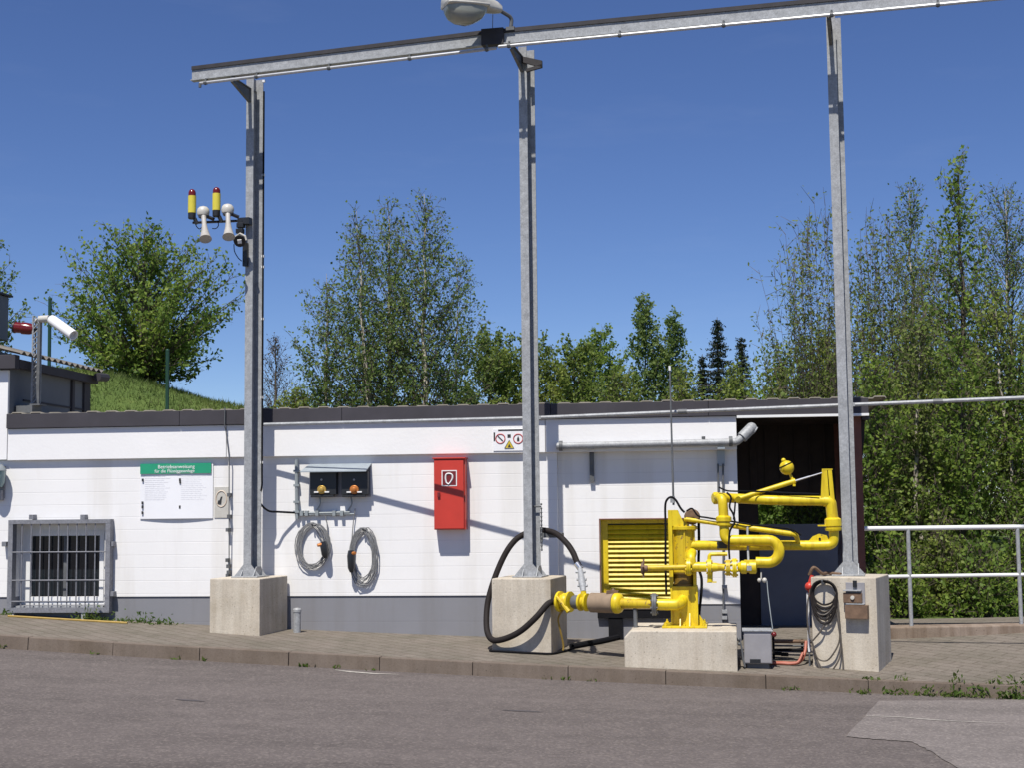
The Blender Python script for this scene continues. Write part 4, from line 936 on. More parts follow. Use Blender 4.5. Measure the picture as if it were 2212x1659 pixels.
# ------------------------------------------------------------------ signal cluster on the left post
OS = .16
sb = thing('signal_bracket', 'dark steel bracket arm reaching out left from the left post', 'bracket', GAN.P(530, 480, OS))
mb = MB(); zb_ = GAN.hit(*c3(900, 860), OS)[1]
mb.tube([GAN.P(*c3(960, 850), OS - .05), GAN.P(*c3(700, 862), OS - .02), GAN.P(*c3(250, 880), OS - .02)], .016, 6); mb.tube([GAN.P(*c3(930, 850), OS), GAN.P(*c3(920, 1010), OS)], .03, 6)
a = GAN.hit(*c3(880, 850), OS); mb.box(GAN, a[0], gs[0] + .04, .0825, OS + .02, GAN.hit(0, c3(0, 900)[1], OS)[1] if False else a[1] - .05, a[1] + .03); obj('arm', mb, 'black_plastic', sb)
for (x, y) in ((920, 920), (910, 1000)):
    mb = MB(); q = GAN.hit(*c3(x, y), OS); mb.box(GAN, q[0] - .045, q[0] + .045, OS - .03, OS + .04, q[1] - .03, q[1] + .03, .006); obj('junction_box', mb, 'black_plastic', sb)
mb = MB(); mb.tube(cat([GAN.P(*c3(x, y), OS + .0) for x, y in ((280, 870), (300, 930), (340, 965), (380, 940), (440, 900))], 6), .006, 5); mb.tube(cat([GAN.P(*c3(x, y), OS) for x, y in ((520, 960), (570, 960), (605, 920), (600, 860))], 6), .006, 5); mb.tube(cat([GAN.P(*c3(x, y), OS) for x, y in ((820, 1180), (830, 1280), (880, 1370), (930, 1415))], 6), .006, 5); pieces('loose_cable', mb, 'black', sb)
mb = MB(); q = GAN.hit(*c3(970, 1160), .13); q2 = GAN.hit(*c3(1000, 1480), .13); mb.box(GAN, q[0] - .03, q[0] + .03, .0825, .125, q2[1], q[1]); obj('post_box', mb, 'black_plastic', sb)
for (bx_, ty, y1, y2, y3, lab) in ((240, 412, 508, 745, 830, 'yellow signal beacon with red dome, outermost on the bracket arm'), (580, 385, 475, 710, 800, 'yellow signal beacon with red dome, nearer the post between the white horns')):
    t = thing('signal_beacon', lab, 'beacon', GAN.P(*c3(bx_, y3), OS + .02), 'signal beacons on the left post')
    s = GAN.hit(*c3(bx_, y1), OS + .02)[0]; zz = [GAN.hit(*c3(bx_, y), OS + .02)[1] for y in (ty, y1, y2, y3)]
    mb = MB(); mb.lathe(GAN.pt(s, OS + .02, zz[3]), (0, 0, 1), [(0, .035), (.01, .048), (zz[2] - zz[3], .048)], 16); mb.tube([GAN.pt(s + .03, OS + .01, zz[3] + .01), GAN.pt(s + .06, OS, zz[3] - .06)], .025, 8); obj('base', mb, 'black_plastic', t)
    mb = MB(); mb.lathe(GAN.pt(s, OS + .02, zz[2]), (0, 0, 1), [(0.0005, .050), (zz[1] - zz[2], .050)], 18); obj('body', mb, 'beacon_yellow', t)
    h = zz[0] - zz[1]; mb = MB(); mb.lathe(GAN.pt(s, OS + .02, zz[1]), (0, 0, 1), [(0.0005, .046), (h * .45, .046), (h * .75, .038), (h * .93, .022), (h, .004)], 16); obj('dome', mb, 'red_dark', t)
def horn(bc, neck, mouth, lab):
    t = thing('signal_horn', lab, 'horn', GAN.P(*c3(*bc), OS + .06), 'signal horns on the left post')
    c = GAN.P(*c3(*bc), OS + .06); m = GAN.P(*c3(*mouth), OS + .26); d = (m - c).normalized(); ln = (m - c).length
    mb = MB(); mb.lathe(c - Vector((0, 0, .055)), (0, 0, 1), [(0, .05), (.015, .070), (.05, .078), (.09, .070), (.115, .048), (.127, .012)], 18); obj('driver', mb, 'cream', t)
    mb = MB(); mb.lathe(c - Vector((0, 0, .075)), (0, 0, 1), [(0, .05), (.01, .06), (.024, .06)], 18); obj('collar', mb, 'galv_dark', t)
    mb = MB(); mb.lathe(c + d * .05, d, [(0, .030), (ln * .35, .029), (ln * .6, .042), (ln - .06, .066), (ln - .04, .076), (ln - .044, .070)], 20); obj('horn_bell', mb, 'horn_grey', t)
    mb = MB(); mb.lathe(c + d * (ln + .0), d, [(0, .069), (.004, .060)], 20); obj('horn_mouth', mb, 'horn_mouth', t)
    mb = MB(); mb.tube([c + GAN.t * .03 - Vector((0, 0, .05)), c + GAN.t * .12 - Vector((0, 0, .09)) - GAN.n * .06], .022, 8); obj('mount', mb, 'black_plastic', t)
horn((395, 730), None, (425, 1100), 'white signal horn pointing down, left of the pair on the bracket arm')
horn((735, 698), None, (748, 1070), 'white signal horn pointing down, right of the pair, nearest the post')
fl = thing('floodlight', 'small black floodlight with white lens under the bracket by the post', 'floodlight', GAN.P(*c3(910, 1130), OS + .1))
c = GAN.P(*c3(905, 1130), OS + .1); dn = (GAN.n * .75 + GAN.t * .25 - Vector((0, 0, .45))).normalized()
mb = MB(); mb.lathe(c - dn * .07, dn, [(0, .03), (.02, .06), (.09, .075), (.10, .072)], 16); obj('housing', mb, 'black_plastic', fl)
mb = MB(); mb.lathe(c + dn * .0305, dn, [(0, .036), (.012, .033)], 4); obj('lens', mb, 'white', fl)
mb = MB(); mb.tube([c - GAN.t * .082, c - GAN.t * .07 + Vector((0, 0, .05)), c + Vector((0, 0, .088)), c + GAN.t * .07 + Vector((0, 0, .05)), c + GAN.t * .082], .012, 6); obj('yoke', mb, 'cream', fl)

# ------------------------------------------------------------------ cctv mast on the roof
MF = Fr(WALL.pt(0, -0.30, 0), 6.6)
ms = thing('camera_mast', 'small galvanised lattice mast standing on the low roof at the left', 'mast', MF.P(77, 872))
s, zb = MF.hit(77, 874); zt = MF.hit(79, 682)[1]; mb = MB(); hw = .038
for u, v in ((-1, -1), (1, -1), (1, 1), (-1, 1)): mb.tube([MF.pt(s + u * hw, v * hw, zb), MF.pt(s + u * hw, v * hw, zt)], .013, 6)
obj('legs', mb, 'galv', ms)
mb = MB(); k = 0; z = zb
while z < zt - .05:
    for (u0, v0, u1, v1) in ((-1, 1, 1, 1), (1, 1, 1, -1), (1, -1, -1, -1), (-1, -1, -1, 1)):
        mb.tube([MF.pt(s + u0 * hw, v0 * hw, z), MF.pt(s + u1 * hw, v1 * hw, z + .075)], .0075, 5)
    z += .075
obj('lacing', mb, 'galv', ms)
mb = MB(); mb.box(MF, s - .10, s + .10, -.1, .1, zb - .02, zb); mb.box(MF, s - .20, s + .02, -.12, .14, zb - .12, zb - .021); mb.box(MF, s + .03, s + .07, .02, .06, zb + .0, zt - .1); obj('base', mb, 'galv_dark', ms)
cc = thing('security_camera', 'white tubular security camera angled down on the lattice mast', 'camera', MF.P(*c1(420, 510)))
a = MF.P(*c1(440, 515), .05); b = MF.P(*c1(615, 640), .22); d = (b - a).normalized(); mb = MB(); mb.lathe(a - d * .04, d, [(0, .03), (.01, .06), (.05, .066), ((b - a).length + .04, .066), ((b - a).length + .04, .055), ((b - a).length - .02, .05)], 18); obj('housing', mb, 'white', cc)
mb = MB(); mb.tube([MF.P(*c1(330, 505), .02), MF.P(*c1(410, 500), .03)], .045, 12); mb.tube([MF.P(*c1(300, 520), 0.0), MF.P(*c1(345, 505), .02)], .03, 8); obj('mount', mb, 'cream', cc)
wlp = thing('warning_lamp', 'dark red warning lamp on the left of the lattice mast', 'lamp', MF.P(*c1(200, 585)))
a = MF.P(*c1(285, 590), .0); b = MF.P(*c1(110, 570), .0); mb = MB(); d = (b - a).normalized(); l = (b - a).length; mb.lathe(a, d, [(0, .055), (l * .2, .075), (l * .55, .080), (l * .6, .068), (l * .95, .072), (l, .05)], 16); obj('lens', mb, 'red_dark', wlp)
mb = MB(); mb.lathe(b - d * l * .12, d, [(0, .078), (.02, .078)], 14); mb.tube([a, a + MF.t * .05], .02, 6); obj('guard_ring', mb, 'black_plastic', wlp)

# thin vent rod in front of the roof
vr = thing('vent_rod', 'thin upright metal rod with white tip rising above the roof behind the yellow arm', 'rod', ARM.P(1453, 1085, -.25))
mb = MB(); a = ARM.P(1455, 1092, -.25); b = ARM.P(1447, 800, -.25); b2 = ARM.P(1446.5, 790, -.25); mb.tube([a, b], [.012, .009], 6); obj('rod', mb, 'galv_dark', vr)
mb = MB(); mb.tube([b, b2], .014, 8); obj('tip', mb, 'white', vr)
mb = MB(); q = ARM.P(1453, 1079, -.25); mb.tube([q - Vector((0, 0, .04)), q + Vector((0, 0, .03))], .026, 8); obj('socket', mb, 'galv', vr)

# ------------------------------------------------------------------ pedestal and loading arm
ps0 = ARM.hit(1348.5, 1400, .52)[0]; ps1 = ARM.hit(1592.5, 1400, .52)[0]; pzt = ARM.hit(1470, 1364, .52)[1]; ch = .07
zb = min(ground_at(ARM.pt(s, .5, 0)) for s in (ps0, ps1)) - .15
mb = MB(); ring_ = [(ps0, zb), (ps1, zb), (ps1, pzt), (ps0 + ch, pzt), (ps0, pzt - ch)]
mb.prism([ARM.pt(s, .52, z) for s, z in ring_], ARM.n * -1.0); o = obj('pedestal_block', mb, 'concrete', None, 0)
bv = o.modifiers.new('bevel', 'BEVEL'); bv.width = .012; bv.segments = 2
tag(o, 'low wide concrete pedestal under the yellow loading arm', 'concrete block')
la = thing('swivel_pipe_loader', 'bright yellow swivel pipe loading arm on a column, bolted to the concrete pedestal', 'loading arm', ARM.P(1478, 1358, 0))
A9 = lambda x, y, o=0.0: ARM.P(*z9(x, y), o)
A12 = lambda x, y, o=0.0: ARM.P(*z12(x, y), o)
A7 = lambda x, y, o=0.0: ARM.P(*z7(x, y), o)
def lobj(name, mb, mat='yellow', smooth=40): return obj(name, mb, mat, la, smooth)
PR = .052
def flange(p, d, r, th=.018, n=8, bolts=True):
    mb = MB(); d = Vector(d).normalized(); mb.lathe(p - d * th, d, [(0, r * .97), (.003, r), (th - .001, r), (th - .001, r * .8), (th + .001, r * .8), (th + .001, r), (2 * th - .003, r), (2 * th, r * .97)], 20)
    if bolts:
        u = d.orthogonal().normalized(); w = d.cross(u)
        for k in range(n):
            a = 2 * math.pi * k / n + .3; q = p + (u * math.cos(a) + w * math.sin(a)) * r * .82; mb.tube([q - d * (th + .014), q + d * (th + .014)], .010, 6)
    return mb
# column
sc_, zc = ARM.hit(1478, 1362); sc_ = ARM.hit(*z7(1715, 1000))[0]
cb0 = ARM.hit(*z7(1552, 900), .13)[0]; cb1 = ARM.hit(*z7(1866, 900), .13)[0]; zcol = ARM.hit(*z7(1700, 832), .13)[1]; scm = (cb0 + cb1) / 2
mb = MB(); mb.box(ARM, scm - .235, scm + .235, -.235, .235, pzt + .001, pzt + .022, .003); lobj('base_plate', mb)
mb = MB(); ibeam(mb, ARM.pt(scm, 0, pzt + .0225), ARM.pt(scm, 0, zcol), ARM.t, ARM.n, cb1 - cb0, .26, .016, .012); mb.box(ARM, scm - .14, scm + .14, -.13, .13, zcol, zcol + .018, .003)
mb.box(ARM, cb0 + .017, cb1 - .017, .095, .115, pzt + .023, zcol - .001); lobj('column', mb, smooth=20)
mb = MB()
for u in (-.05, .05):
    mb.prism([ARM.pt(scm + u, o, z) for o, z in ((.131, pzt + .0225), (.22, pzt + .0225), (.131, pzt + .15))], ARM.t * .012)
mb.prism([ARM.pt(scm + u, .05, z) for u, z in ((.155, pzt + .0225), (.225, pzt + .0225), (.155, pzt + .13))], ARM.n * -.012)
for u, v in ((-.2, .2), (.2, .2), (-.2, -.2), (.2, -.2), (0, .2)): mb.lathe(ARM.pt(scm + u, v, pzt + .022), (0, 0, 1), [(0, .018), (.018, .018), (.02, .01), (.04, .01)], 6)
pieces('stiffener', mb, 'yellow', la, 20)
zsw = ARM.hit(*z7(1700, 650), .1)[1]
mb = MB(); mb.lathe(ARM.pt(scm, 0, zcol + .018), (0, 0, 1), [(0, .13), (.02, .13), (.025, .112), (zsw - zcol - .04, .112), (zsw - zcol - .035, .135), (zsw - zcol - .018, .135)], 22); lobj('swivel', mb, 'swivel_dark')
zbf = ARM.hit(*z9(450, 715), .1)[1]; ztop = ARM.hit(*z9(300, 465), .1)[1]
mb = MB(); mb.lathe(ARM.pt(scm, 0, zsw + .0005), (0, 0, 1), [(0, .14), (.02, .14), (.022, .118), (zbf - zsw - .03, .118), (zbf - zsw - .02, .118)], 24)
for k in range(6):
    a = k * math.pi / 3 + .4; mb.tube([ARM.pt(scm + .126 * math.cos(a), .126 * math.sin(a), zsw + .03), ARM.pt(scm + .126 * math.cos(a), .126 * math.sin(a), zbf - .02)], .010, 6)
lobj('barrel', mb, 'yellow_old')
lobj('top_flange', flange(ARM.pt(scm, 0, zbf), (0, 0, 1), .155, .018, 10))
mb = MB(); s0 = ARM.hit(*z9(228, 800), .12)[0]; s1 = ARM.hit(*z9(285, 800), .12)[0]; mb.box(ARM, s0, s1, .0, .13, ARM.hit(*z7(1550, 760), .13)[1], ztop, .004); s2 = ARM.hit(*z9(440, 690), .12)[0]
mb.prism([ARM.pt(s, .05, z) for s, z in ((s1, ztop), (s1 + .06, ztop), (s2, zbf + .06), (s2, zbf + .02), (s1, zbf + .02))], ARM.n * .07)
mb.box(ARM, scm + .10, scm + .135, .03, .12, ARM.hit(*z7(1850, 880), .13)[1], ARM.hit(*z7(1850, 640), .13)[1], .004)
mb.box(ARM, scm - .15, scm - .115, .03, .12, ARM.hit(*z7(1550, 860), .13)[1], ARM.hit(*z7(1550, 640), .13)[1], .004); lobj('mast_plate', mb, smooth=20)
mb = MB(); q = A9(560, 560, .0); mb.lathe(q - ARM.n * -.06, ARM.n * -1, [(0, .07), (.02, .085), (.10, .085), (.12, .06)], 20); lobj('cable_drum', mb, 'brown_rust')
# inlet elbow at the foot
mb = MB(); mb.tube(fillet([A7(1380, 1022, .20), A7(1660, 1026, .20), A7(1700, 950, .06)], .10, 10), .060, 16); lobj('inlet_elbow', mb)
lobj('inlet_flange', flange(A7(1365, 1022, .20), ARM.t, .118, .024, 8), 'galv_dark')
# pipe B: column - behind - right elbow - swivel
oB = -.05
mb = MB(); mb.tube(fillet([A9(430, 1230, .06), A9(430, 958, .05), A9(1000, 958, oB), A12(1300, 1400, oB), A12(1535, 1395, oB), A12(1535, 1200, oB)], .12, 10), PR, 16); lobj('lower_boom', mb)
# valve line
oV = .22
mb = MB(); mb.tube([A7(1290, 600, oV), A9(480, 1262, oV)], .030, 12); lobj('drain_spindle', mb, 'yellow_old')
mb = MB(); q = A7(1240, 605, oV); mb.lathe(q - ARM.t * .03, ARM.t, [(0, .03), (.01, .065), (.03, .065), (.032, .035), (.07, .035), (.075, .02)], 14)
for k in range(4):
    a = k * math.pi / 2; mb.tube([q, q + Vector((0, 0, 1)) * .10 * math.sin(a + .3) + ARM.n * .10 * math.cos(a + .3)], .010, 6)
lobj('coupling', mb, 'brown_rust')
lobj('flange', flange(A9(512, 1258, oV), ARM.t, .095, .022, 8))
mb = MB(); mb.box(ARM, scm + .02, scm + .10, .08, oV - .03, ARM.hit(*z9(0, 1240), .1)[1], ARM.hit(*z9(0, 1050), .1)[1]); mb.tube(fillet([A9(560, 1060, .08), A9(540, 1120, oV), A9(560, 1250, oV)], .05), .05, 12); lobj('valve_bracket', mb)
mb = MB(); mb.tube([A9(540, 1258, oV), A9(760, 1258, oV)], PR, 16); mb.tube([A9(830, 1262, oV), A9(940, 1262, oV), A9(1010, 1266, oV)], [PR, .04, .036], 16); lobj('valve_pipe', mb)
lobj('flange', flange(A9(800, 1260, oV), ARM.t, .085, .02, 6))
mb = MB(); mb.tube(fillet([A9(795, 1210, oV), A9(800, 1082, oV), A9(1050, 1078, oV)], .03), .021, 10); mb.tube([A9(808, 1330, oV), A9(808, 1465, oV)], .030, 10); mb.box(ARM, ARM.hit(*z9(765, 1460), oV)[0], ARM.hit(*z9(900, 1460), oV)[0], oV - .02, oV + .02, ARM.hit(*z9(0, 1478), oV)[1], ARM.hit(*z9(0, 1462), oV)[1]); lobj('valve_lever', mb)
lobj('valve_flange', flange(A9(1060, 1270, oV), ARM.t, .085, .022, 8), 'yellow_old'); lobj('valve_flange', flange(A9(1150, 1270, oV), ARM.t, .100, .022, 8))
mb = MB(); mb.lathe(A9(1190, 1262, oV), ARM.t, [(0, .045), (.03, .055), (.04, .068), (.09, .07), (.10, .055), (.115, .055), (.125, .07), (.19, .07), (.20, .05)], 20); mb.box(ARM, ARM.hit(*z9(1280, 1160), oV)[0], ARM.hit(*z9(1470, 1160), oV)[0], oV - .04, oV + .04, ARM.hit(*z9(0, 1230), oV)[1], ARM.hit(*z9(0, 1165), oV)[1], .006); lobj('swivel_joint', mb)
# U bend and riser
ux = 640; uy0, uy1 = 1330, 1640; pth = [A12(110, uy0, oV - .05), A12(ux - 120, uy0, oV - .03)]
for k in range(13):
    a = math.pi / 2 - math.pi * k / 12; pth.append(A12(ux - 20 + 155 * math.cos(a), (uy0 + uy1) / 2 - 155 * math.sin(a), oV))
pth.append(A12(ux - 190, uy1 - 3, oV)); lobj('return_bend', MB().tube(pth, .057, 18))
mb = MB(); mb.tube(fillet([A9(1230, 892, oV - .05), A9(1010, 892, oV - .05), A9(1005, 640, oV - .06)], .10, 10), PR, 16); lobj('riser_elbow', mb)
mb = MB(); q = A9(1000, 690, oV - .06); qq = A9(998, 540, oV - .06); d = (qq - q); mb.lathe(q, d, [(0, .06), (.01, .075), (.03, .075), (.034, .066), (.05, .066), (.054, .082), (d.length - .02, .082), (d.length, .055)], 20); lobj('swivel_joint', mb)
mb = MB(); mb.tube(fillet([A9(998, 560, oV - .06), A9(980, 285, oV - .06), A9(900, 290, oV - .20), A9(1110, 300, oV - .36), A12(640, 770, .0), A12(1060, 778, -.03), A12(1420, 780, -.05)], .10, 8), PR, 16); lobj('upper_boom', mb)
mb = MB(); q = A9(895, 300, oV - .20); mb.lathe(q - ARM.t * -.02, -ARM.t + ARM.n * .4, [(0, .05), (.01, .066), (.045, .066), (.06, .05)], 18); lobj('elbow_flange', mb)
# right hand drop
mb = MB(); mb.tube(fillet([A12(1390, 780, -.05), A12(1490, 785, -.05), A12(1520, 1040, -.05)], .08, 8), .060, 16); lobj('drop_elbow', mb)
mb = MB(); q = A12(1530, 1200, oB); qq = A12(1520, 1010, oB); d = qq - q; mb.lathe(q, d, [(0, .06), (.006, .085), (.03, .09), (.035, .08), (.05, .08), (.055, .09), (d.length - .02, .088), (d.length, .06)], 22); mb.box(ARM, ARM.hit(*z12(1310, 1130), oB)[0], ARM.hit(*z12(1440, 1130), oB)[0], oB - .03, oB + .05, ARM.hit(*z12(0, 1145), oB)[1], ARM.hit(*z12(0, 1125), oB)[1]); lobj('swivel_joint', mb)
mb = MB(); mb.prism([A12(1180, 1345, oB + .006), A12(1240, 1275, oB + .006), A12(1330, 1238, oB + .006), A12(1440, 1260, oB + .006), A12(1480, 1345, oB + .006)], ARM.n * -.012); mb.tube([A12(1340, 1308, oB - .03), A12(1340, 1308, oB + .03)], .012, 8); lobj('gusset', mb, smooth=20)
mb = MB(); mb.tube([A12(1340, 1308, oB + .0305), A12(1340, 1308, oB + .034)], .013, 10); lobj('pin', mb, 'black')
# balance bracket on top of the drop
mb = MB()
for o in (.0, -.10):
    mb.prism([A12(x, y, o - .02) for x, y in ((1372, 340), (1440, 338), (1470, 760), (1355, 760))], ARM.n * .012); mb.prism([A12(x, y, o - .02) for x, y in ((1450, 338), (1505, 345), (1545, 760), (1490, 800))], ARM.n * .012)
mb.prism([A12(x, y, -.115) for x, y in ((1366, 336), (1508, 336), (1508, 350), (1366, 350))], ARM.n * .11); mb.prism([A12(x, y, -.115) for x, y in ((1366, 350), (1378, 350), (1362, 760), (1350, 760))], ARM.n * .11); lobj('balance_bracket', mb, smooth=20)
# spring tubes, rod, counterweight ball
b0 = A12(195, 752, -.02); b1 = A12(1000, 500, -.04); mb = MB(); mb.tube([b0, b1], [.024, .028], 14); mb.tube([A12(150, 720, -.06), A12(200, 760, .02)], .035, 10); lobj('spring_cylinder', mb)
mb = MB(); mb.tube([b1, A12(1200, 440, -.05)], .011, 8); mb.tube([A12(1200, 440, -.05), A12(1385, 385, -.06)], .008, 8); lobj('piston_rod', mb, 'steel')
bc_ = A12(880, 318, -.04); mb = MB(); mb.ball(bc_, .078, 20); lobj('counterweight', mb)
mb = MB(); mb.ball(A12(835, 215, -.03), .024, 12); mb.tube([A12(985, 545, -.02), A12(985, 575, -.02)], .016, 8); lobj('knob', mb)
mb = MB(); st = (bc_ - A12(965, 490, -.04)).normalized(); rr_ = [];  u_ = st.orthogonal().normalized(); w_ = st.cross(u_)
mb.tube([bc_ + st * .03 + (u_ * math.cos(2 * math.pi * k / 24) + w_ * math.sin(2 * math.pi * k / 24)) * .0745 for k in range(24)], .006, 5, closed=True); lobj('band', mb, 'black')
mb = MB(); mb.tube([A12(965, 500, -.04), A12(930, 415, -.04), bc_], [.020, .014, .03], 10); lobj('stalk', mb)
t0 = A9(445, 590, .10); t1 = A12(940, 1238, .06); mb = MB(); mb.tube([t0, t0.lerp(t1, .45), t0.lerp(t1, .47), t1], [.023, .023, .030, .031], 14); mb.tube(fillet([t1 - (t1 - t0) * .02, A12(1010, 1250, .05), A12(1035, 1345, .0)], .04), .026, 12); lobj('spring_cylinder', mb)
# cables on the arm
mb = MB(); mb.tube(cat([A9(x, y, .14) for x, y in ((200, 1640), (190, 1200), (190, 700), (185, 430), (205, 330), (265, 285), (330, 325), (400, 440), (455, 500))], 6), .012, 6); mb.tube(cat([A9(x, y, .12) for x, y in ((480, 480), (560, 445), (640, 545), (760, 570), (880, 590), (1150, 630), (1330, 660))] + [A12(x, y, .08) for x, y in ((450, 1120), (760, 1150), (950, 1180), (1080, 1260))], 5), .010, 6)
mb.tube(cat([A9(x, y, .18) for x, y in ((930, 145), (1000, 180), (1080, 200), (1300, 205))] + [A12(x, y, .02) for x, y in ((500, 650), (900, 670), (1330, 685))], 5), .009, 6); mb.tube(cat([A9(x, y, .22) for x, y in ((1040, 220), (1100, 290), (1080, 420), (1130, 520), (1150, 640), (1085, 760), (1070, 960), (1080, 1150))], 5), .011, 6); mb.tube(cat([A9(x, y, .22) for x, y in ((1160, 350), (1150, 480), (1135, 600))], 5), .009, 6)
mb.tube(cat([A9(x, y, -.10) for x, y in ((650, 560), (655, 900), (650, 1250), (690, 1420), (685, 1640))] + [A7(1880, 1180, -.12), A7(1905, 1260, -.12)], 5), .015, 6); lobj('control_cable', mb, 'black')
mb = MB(); q = ARM.hit(*z9(975, 955), oB + .06); mb.box(ARM, q[0] - .055, q[0] + .055, oB + .0, oB + .07, q[1] - .035, q[1] + .035, .006); lobj('cable_clamp', mb, 'black_plastic')
mb = MB(); mb.tube([A9(1328, 690, .10), A9(1335, 1000, .16), A9(1348, 1290, oV + .06)], .012, 8); q = A9(1348, 1280, oV + .07); mb.box(ARM, ARM.hit(*z9(1320, 1250), oV + .07)[0], ARM.hit(*z9(1385, 1250), oV + .07)[0], oV + .06, oV + .085, ARM.hit(*z9(0, 1310), oV)[1], ARM.hit(*z9(0, 1240), oV)[1]); lobj('stay_rod', mb, 'galv')
mb = MB(); mb.tube([A9(1520, 1330, oV), A9(1520, 1425, oV)], .008, 6); mb.ball(A9(1495, 1442, oV), .022, 10); mb.ball(A9(1567, 1442, oV), .026, 10); lobj('pull_handle', mb, 'cream')
mb = MB(); mb.tube(cat([A9(1600, 1450, oV), ARM.P(*z11(540, 560), .25), ARM.P(*z11(570, 800), .3), ARM.P(*z11(595, 980), .32)], 5), .0055, 5); lobj('pull_cord', mb, 'grey_pvc')
# ------------------------------------------------------------------ filling pipe with valves, left of the arm
fp = thing('filling_pipe', 'yellow valves and tan insulated pipe joining the hose to the loading arm', 'pipe', ARM.P(*z7(800, 960), .1))
def G7(x, y, o): return GAN.P(*z7(x, y), o)
f0 = G7(215, 988, .30); f1 = A7(1340, 1020, .20)
pl = lambda x: f0.lerp(f1, (x - 215) / (1340 - 215)); dpl = (f1 - f0).normalized()
zoff = Vector((0, 0, .028))
def fobj(name, mb, mat, sm=40): return obj(name, mb, mat, fp, sm)
mb = MB(); mb.lathe(pl(185), dpl, [(0, .028), (.03, .03), (.032, .045), (.06, .045)], 14); fobj('hose_coupling', mb, 'steel')
mb = MB(); mb.lathe(pl(255), dpl, [(0, .07), (.008, .115), (.035, .115), (.04, .075), (.055, .075), (.07, .095), (.11, .098), (.13, .085), (.132, .115), (.155, .115), (.158, .06)], 18); fobj('ball_valve', mb, 'yellow')
mb = MB(); q = pl(300); mb.tube([q - GAN.t * -.02 + GAN.n * .06, q + GAN.n * .11], .018, 8); mb.tube([pl(260) + GAN.n * .10 + Vector((0, 0, .06)), pl(330) + GAN.n * .10 - Vector((0, 0, .02)), pl(400) + GAN.n * .10 - Vector((0, 0, .10))], [.016, .022, .028], 8)
for a in (0.5, 2.1, 3.6, 5.2): mb.tube([pl(275) + (Vector((0, 0, 1)) * math.sin(a) + GAN.n * math.cos(a)) * .085 - dpl * .03, pl(275) + (Vector((0, 0, 1)) * math.sin(a) + GAN.n * math.cos(a)) * .085 + dpl * .04], .012, 6)
fobj('valve_handle', mb, 'yellow_old')
mb = MB(); mb.lathe(pl(425), dpl, [(0, .065), (.02, .075), (.08, .075), (.085, .06)], 16); fobj('spool', mb, 'galv_dark')
mb = MB(); q = pl(555) + Vector((0, 0, .02)); mb.lathe(pl(505), dpl, [(0, .05), (.008, .095), (.03, .095), (.035, .065), (.075, .065), (.08, .098), (.105, .098), (.11, .05)], 18); mb.tube([q, q + Vector((0, 0, .10))], [.04, .03], 12); fobj('globe_valve', mb, 'yellow')
mb = MB(); mb.lathe(pl(640), dpl, [(0, .06), (.004, .100), (.01, .107), (.29, .107), (.295, .10)], 22); fobj('insulated_section', mb, 'insul')
mb = MB(); q = pl(930); mb.lathe(pl(925), dpl, [(0, .11), (.03, .112), (.06, .10), (.085, .065)], 20); fobj('end_cap', mb, 'yellow')
mb = MB(); mb.tube([pl(985), f1], [.058, .046], 14); fobj('transfer_pipe', mb, 'yellow_old')
mb = MB(); q = pl(900) + Vector((0, 0, .115)); mb.box(GAN, (q - GAN.O).dot(GAN.t) - .07, (q - GAN.O).dot(GAN.t) + .06, (q - GAN.O).dot(GAN.n) - .03, (q - GAN.O).dot(GAN.n) + .03, q.z - .02, q.z + .02, .004); mb.ball(q + Vector((0, 0, .02)), .022, 10); fobj('gauge', mb, 'brown_rust')
mb = MB(); q0 = pl(555) + Vector((0, 0, .11)); q1 = G7(500, 590, .12); mb.tube([q0, q0.lerp(q1, .35), q0.lerp(q1, .65), q1], [.028, .042, .036, .024], 12)
for f in (.25, .5, .8): mb.tube([q0.lerp(q1, f) - GAN.t * .055, q0.lerp(q1, f) + GAN.t * .055], .014, 8)
fobj('hose_fitting', mb, 'galv')
# pipe support leg so the line does not hang in the air
mb = MB(); q = pl(1150); mb.tube([Vector((q.x, q.y, pave_z(q) - .03)), q - Vector((0, 0, .045))], .024, 10); mb.box(ARM, (q - ARM.O).dot(ARM.t) - .06, (q - ARM.O).dot(ARM.t) + .06, (q - ARM.O).dot(ARM.n) - .06, (q - ARM.O).dot(ARM.n) + .06, pave_z(q) - .02, pave_z(q) + .012); fobj('support_leg', mb, 'galv_dark')
# big hose loop
hs = thing('filling_hose', 'thick black hose looped around the middle concrete block', 'hose', GAN.P(1062, 1300, .4))
C5 = lambda x, y, o: GAN.P(*c5(x, y), o)
hpth = [f0 + dpl * -.01, C5(540, 1235, .42), C5(470, 1315, .50), C5(380, 1395, .50), C5(290, 1440, .48), C5(215, 1450, .44), C5(180, 1400, .34), C5(175, 1300, .22), C5(190, 1190, .14), C5(235, 1050, .06), C5(290, 930, 0), C5(345, 855, -.06), C5(400, 818, -.14), C5(455, 797, -.20), C5(520, 795, -.19), C5(590, 815, -.10), C5(650, 868, .0), C5(690, 925, .06), C5(715, 985, .10), G7(500, 590, .12)]
mb = MB(); mb.tube(cat(hpth, 6), .034, 12); obj('hose', mb, 'hose', hs, 60)
mb = MB(); mb.tube([G7(462, 545, .11), G7(510, 610, .125)], .036, 12); mb.tube([hpth[0], hpth[0].lerp(hpth[1], .3)], .034, 12); pieces('ferrule', mb, 'steel', hs)
mb = MB(); q = GAN.hit(*c5(520, 810), -.19); mb.box(GAN, gs[1] + .05, q[0] + .22, -.24, -.15, q[1] - .055, q[1] - .0, .004); mb.box(GAN, gs[1] + .05, gs[1] + .09, -.24, -.106, q[1] - .09, q[1] + .05); obj('hose_rest', mb, 'galv_dark', hs)
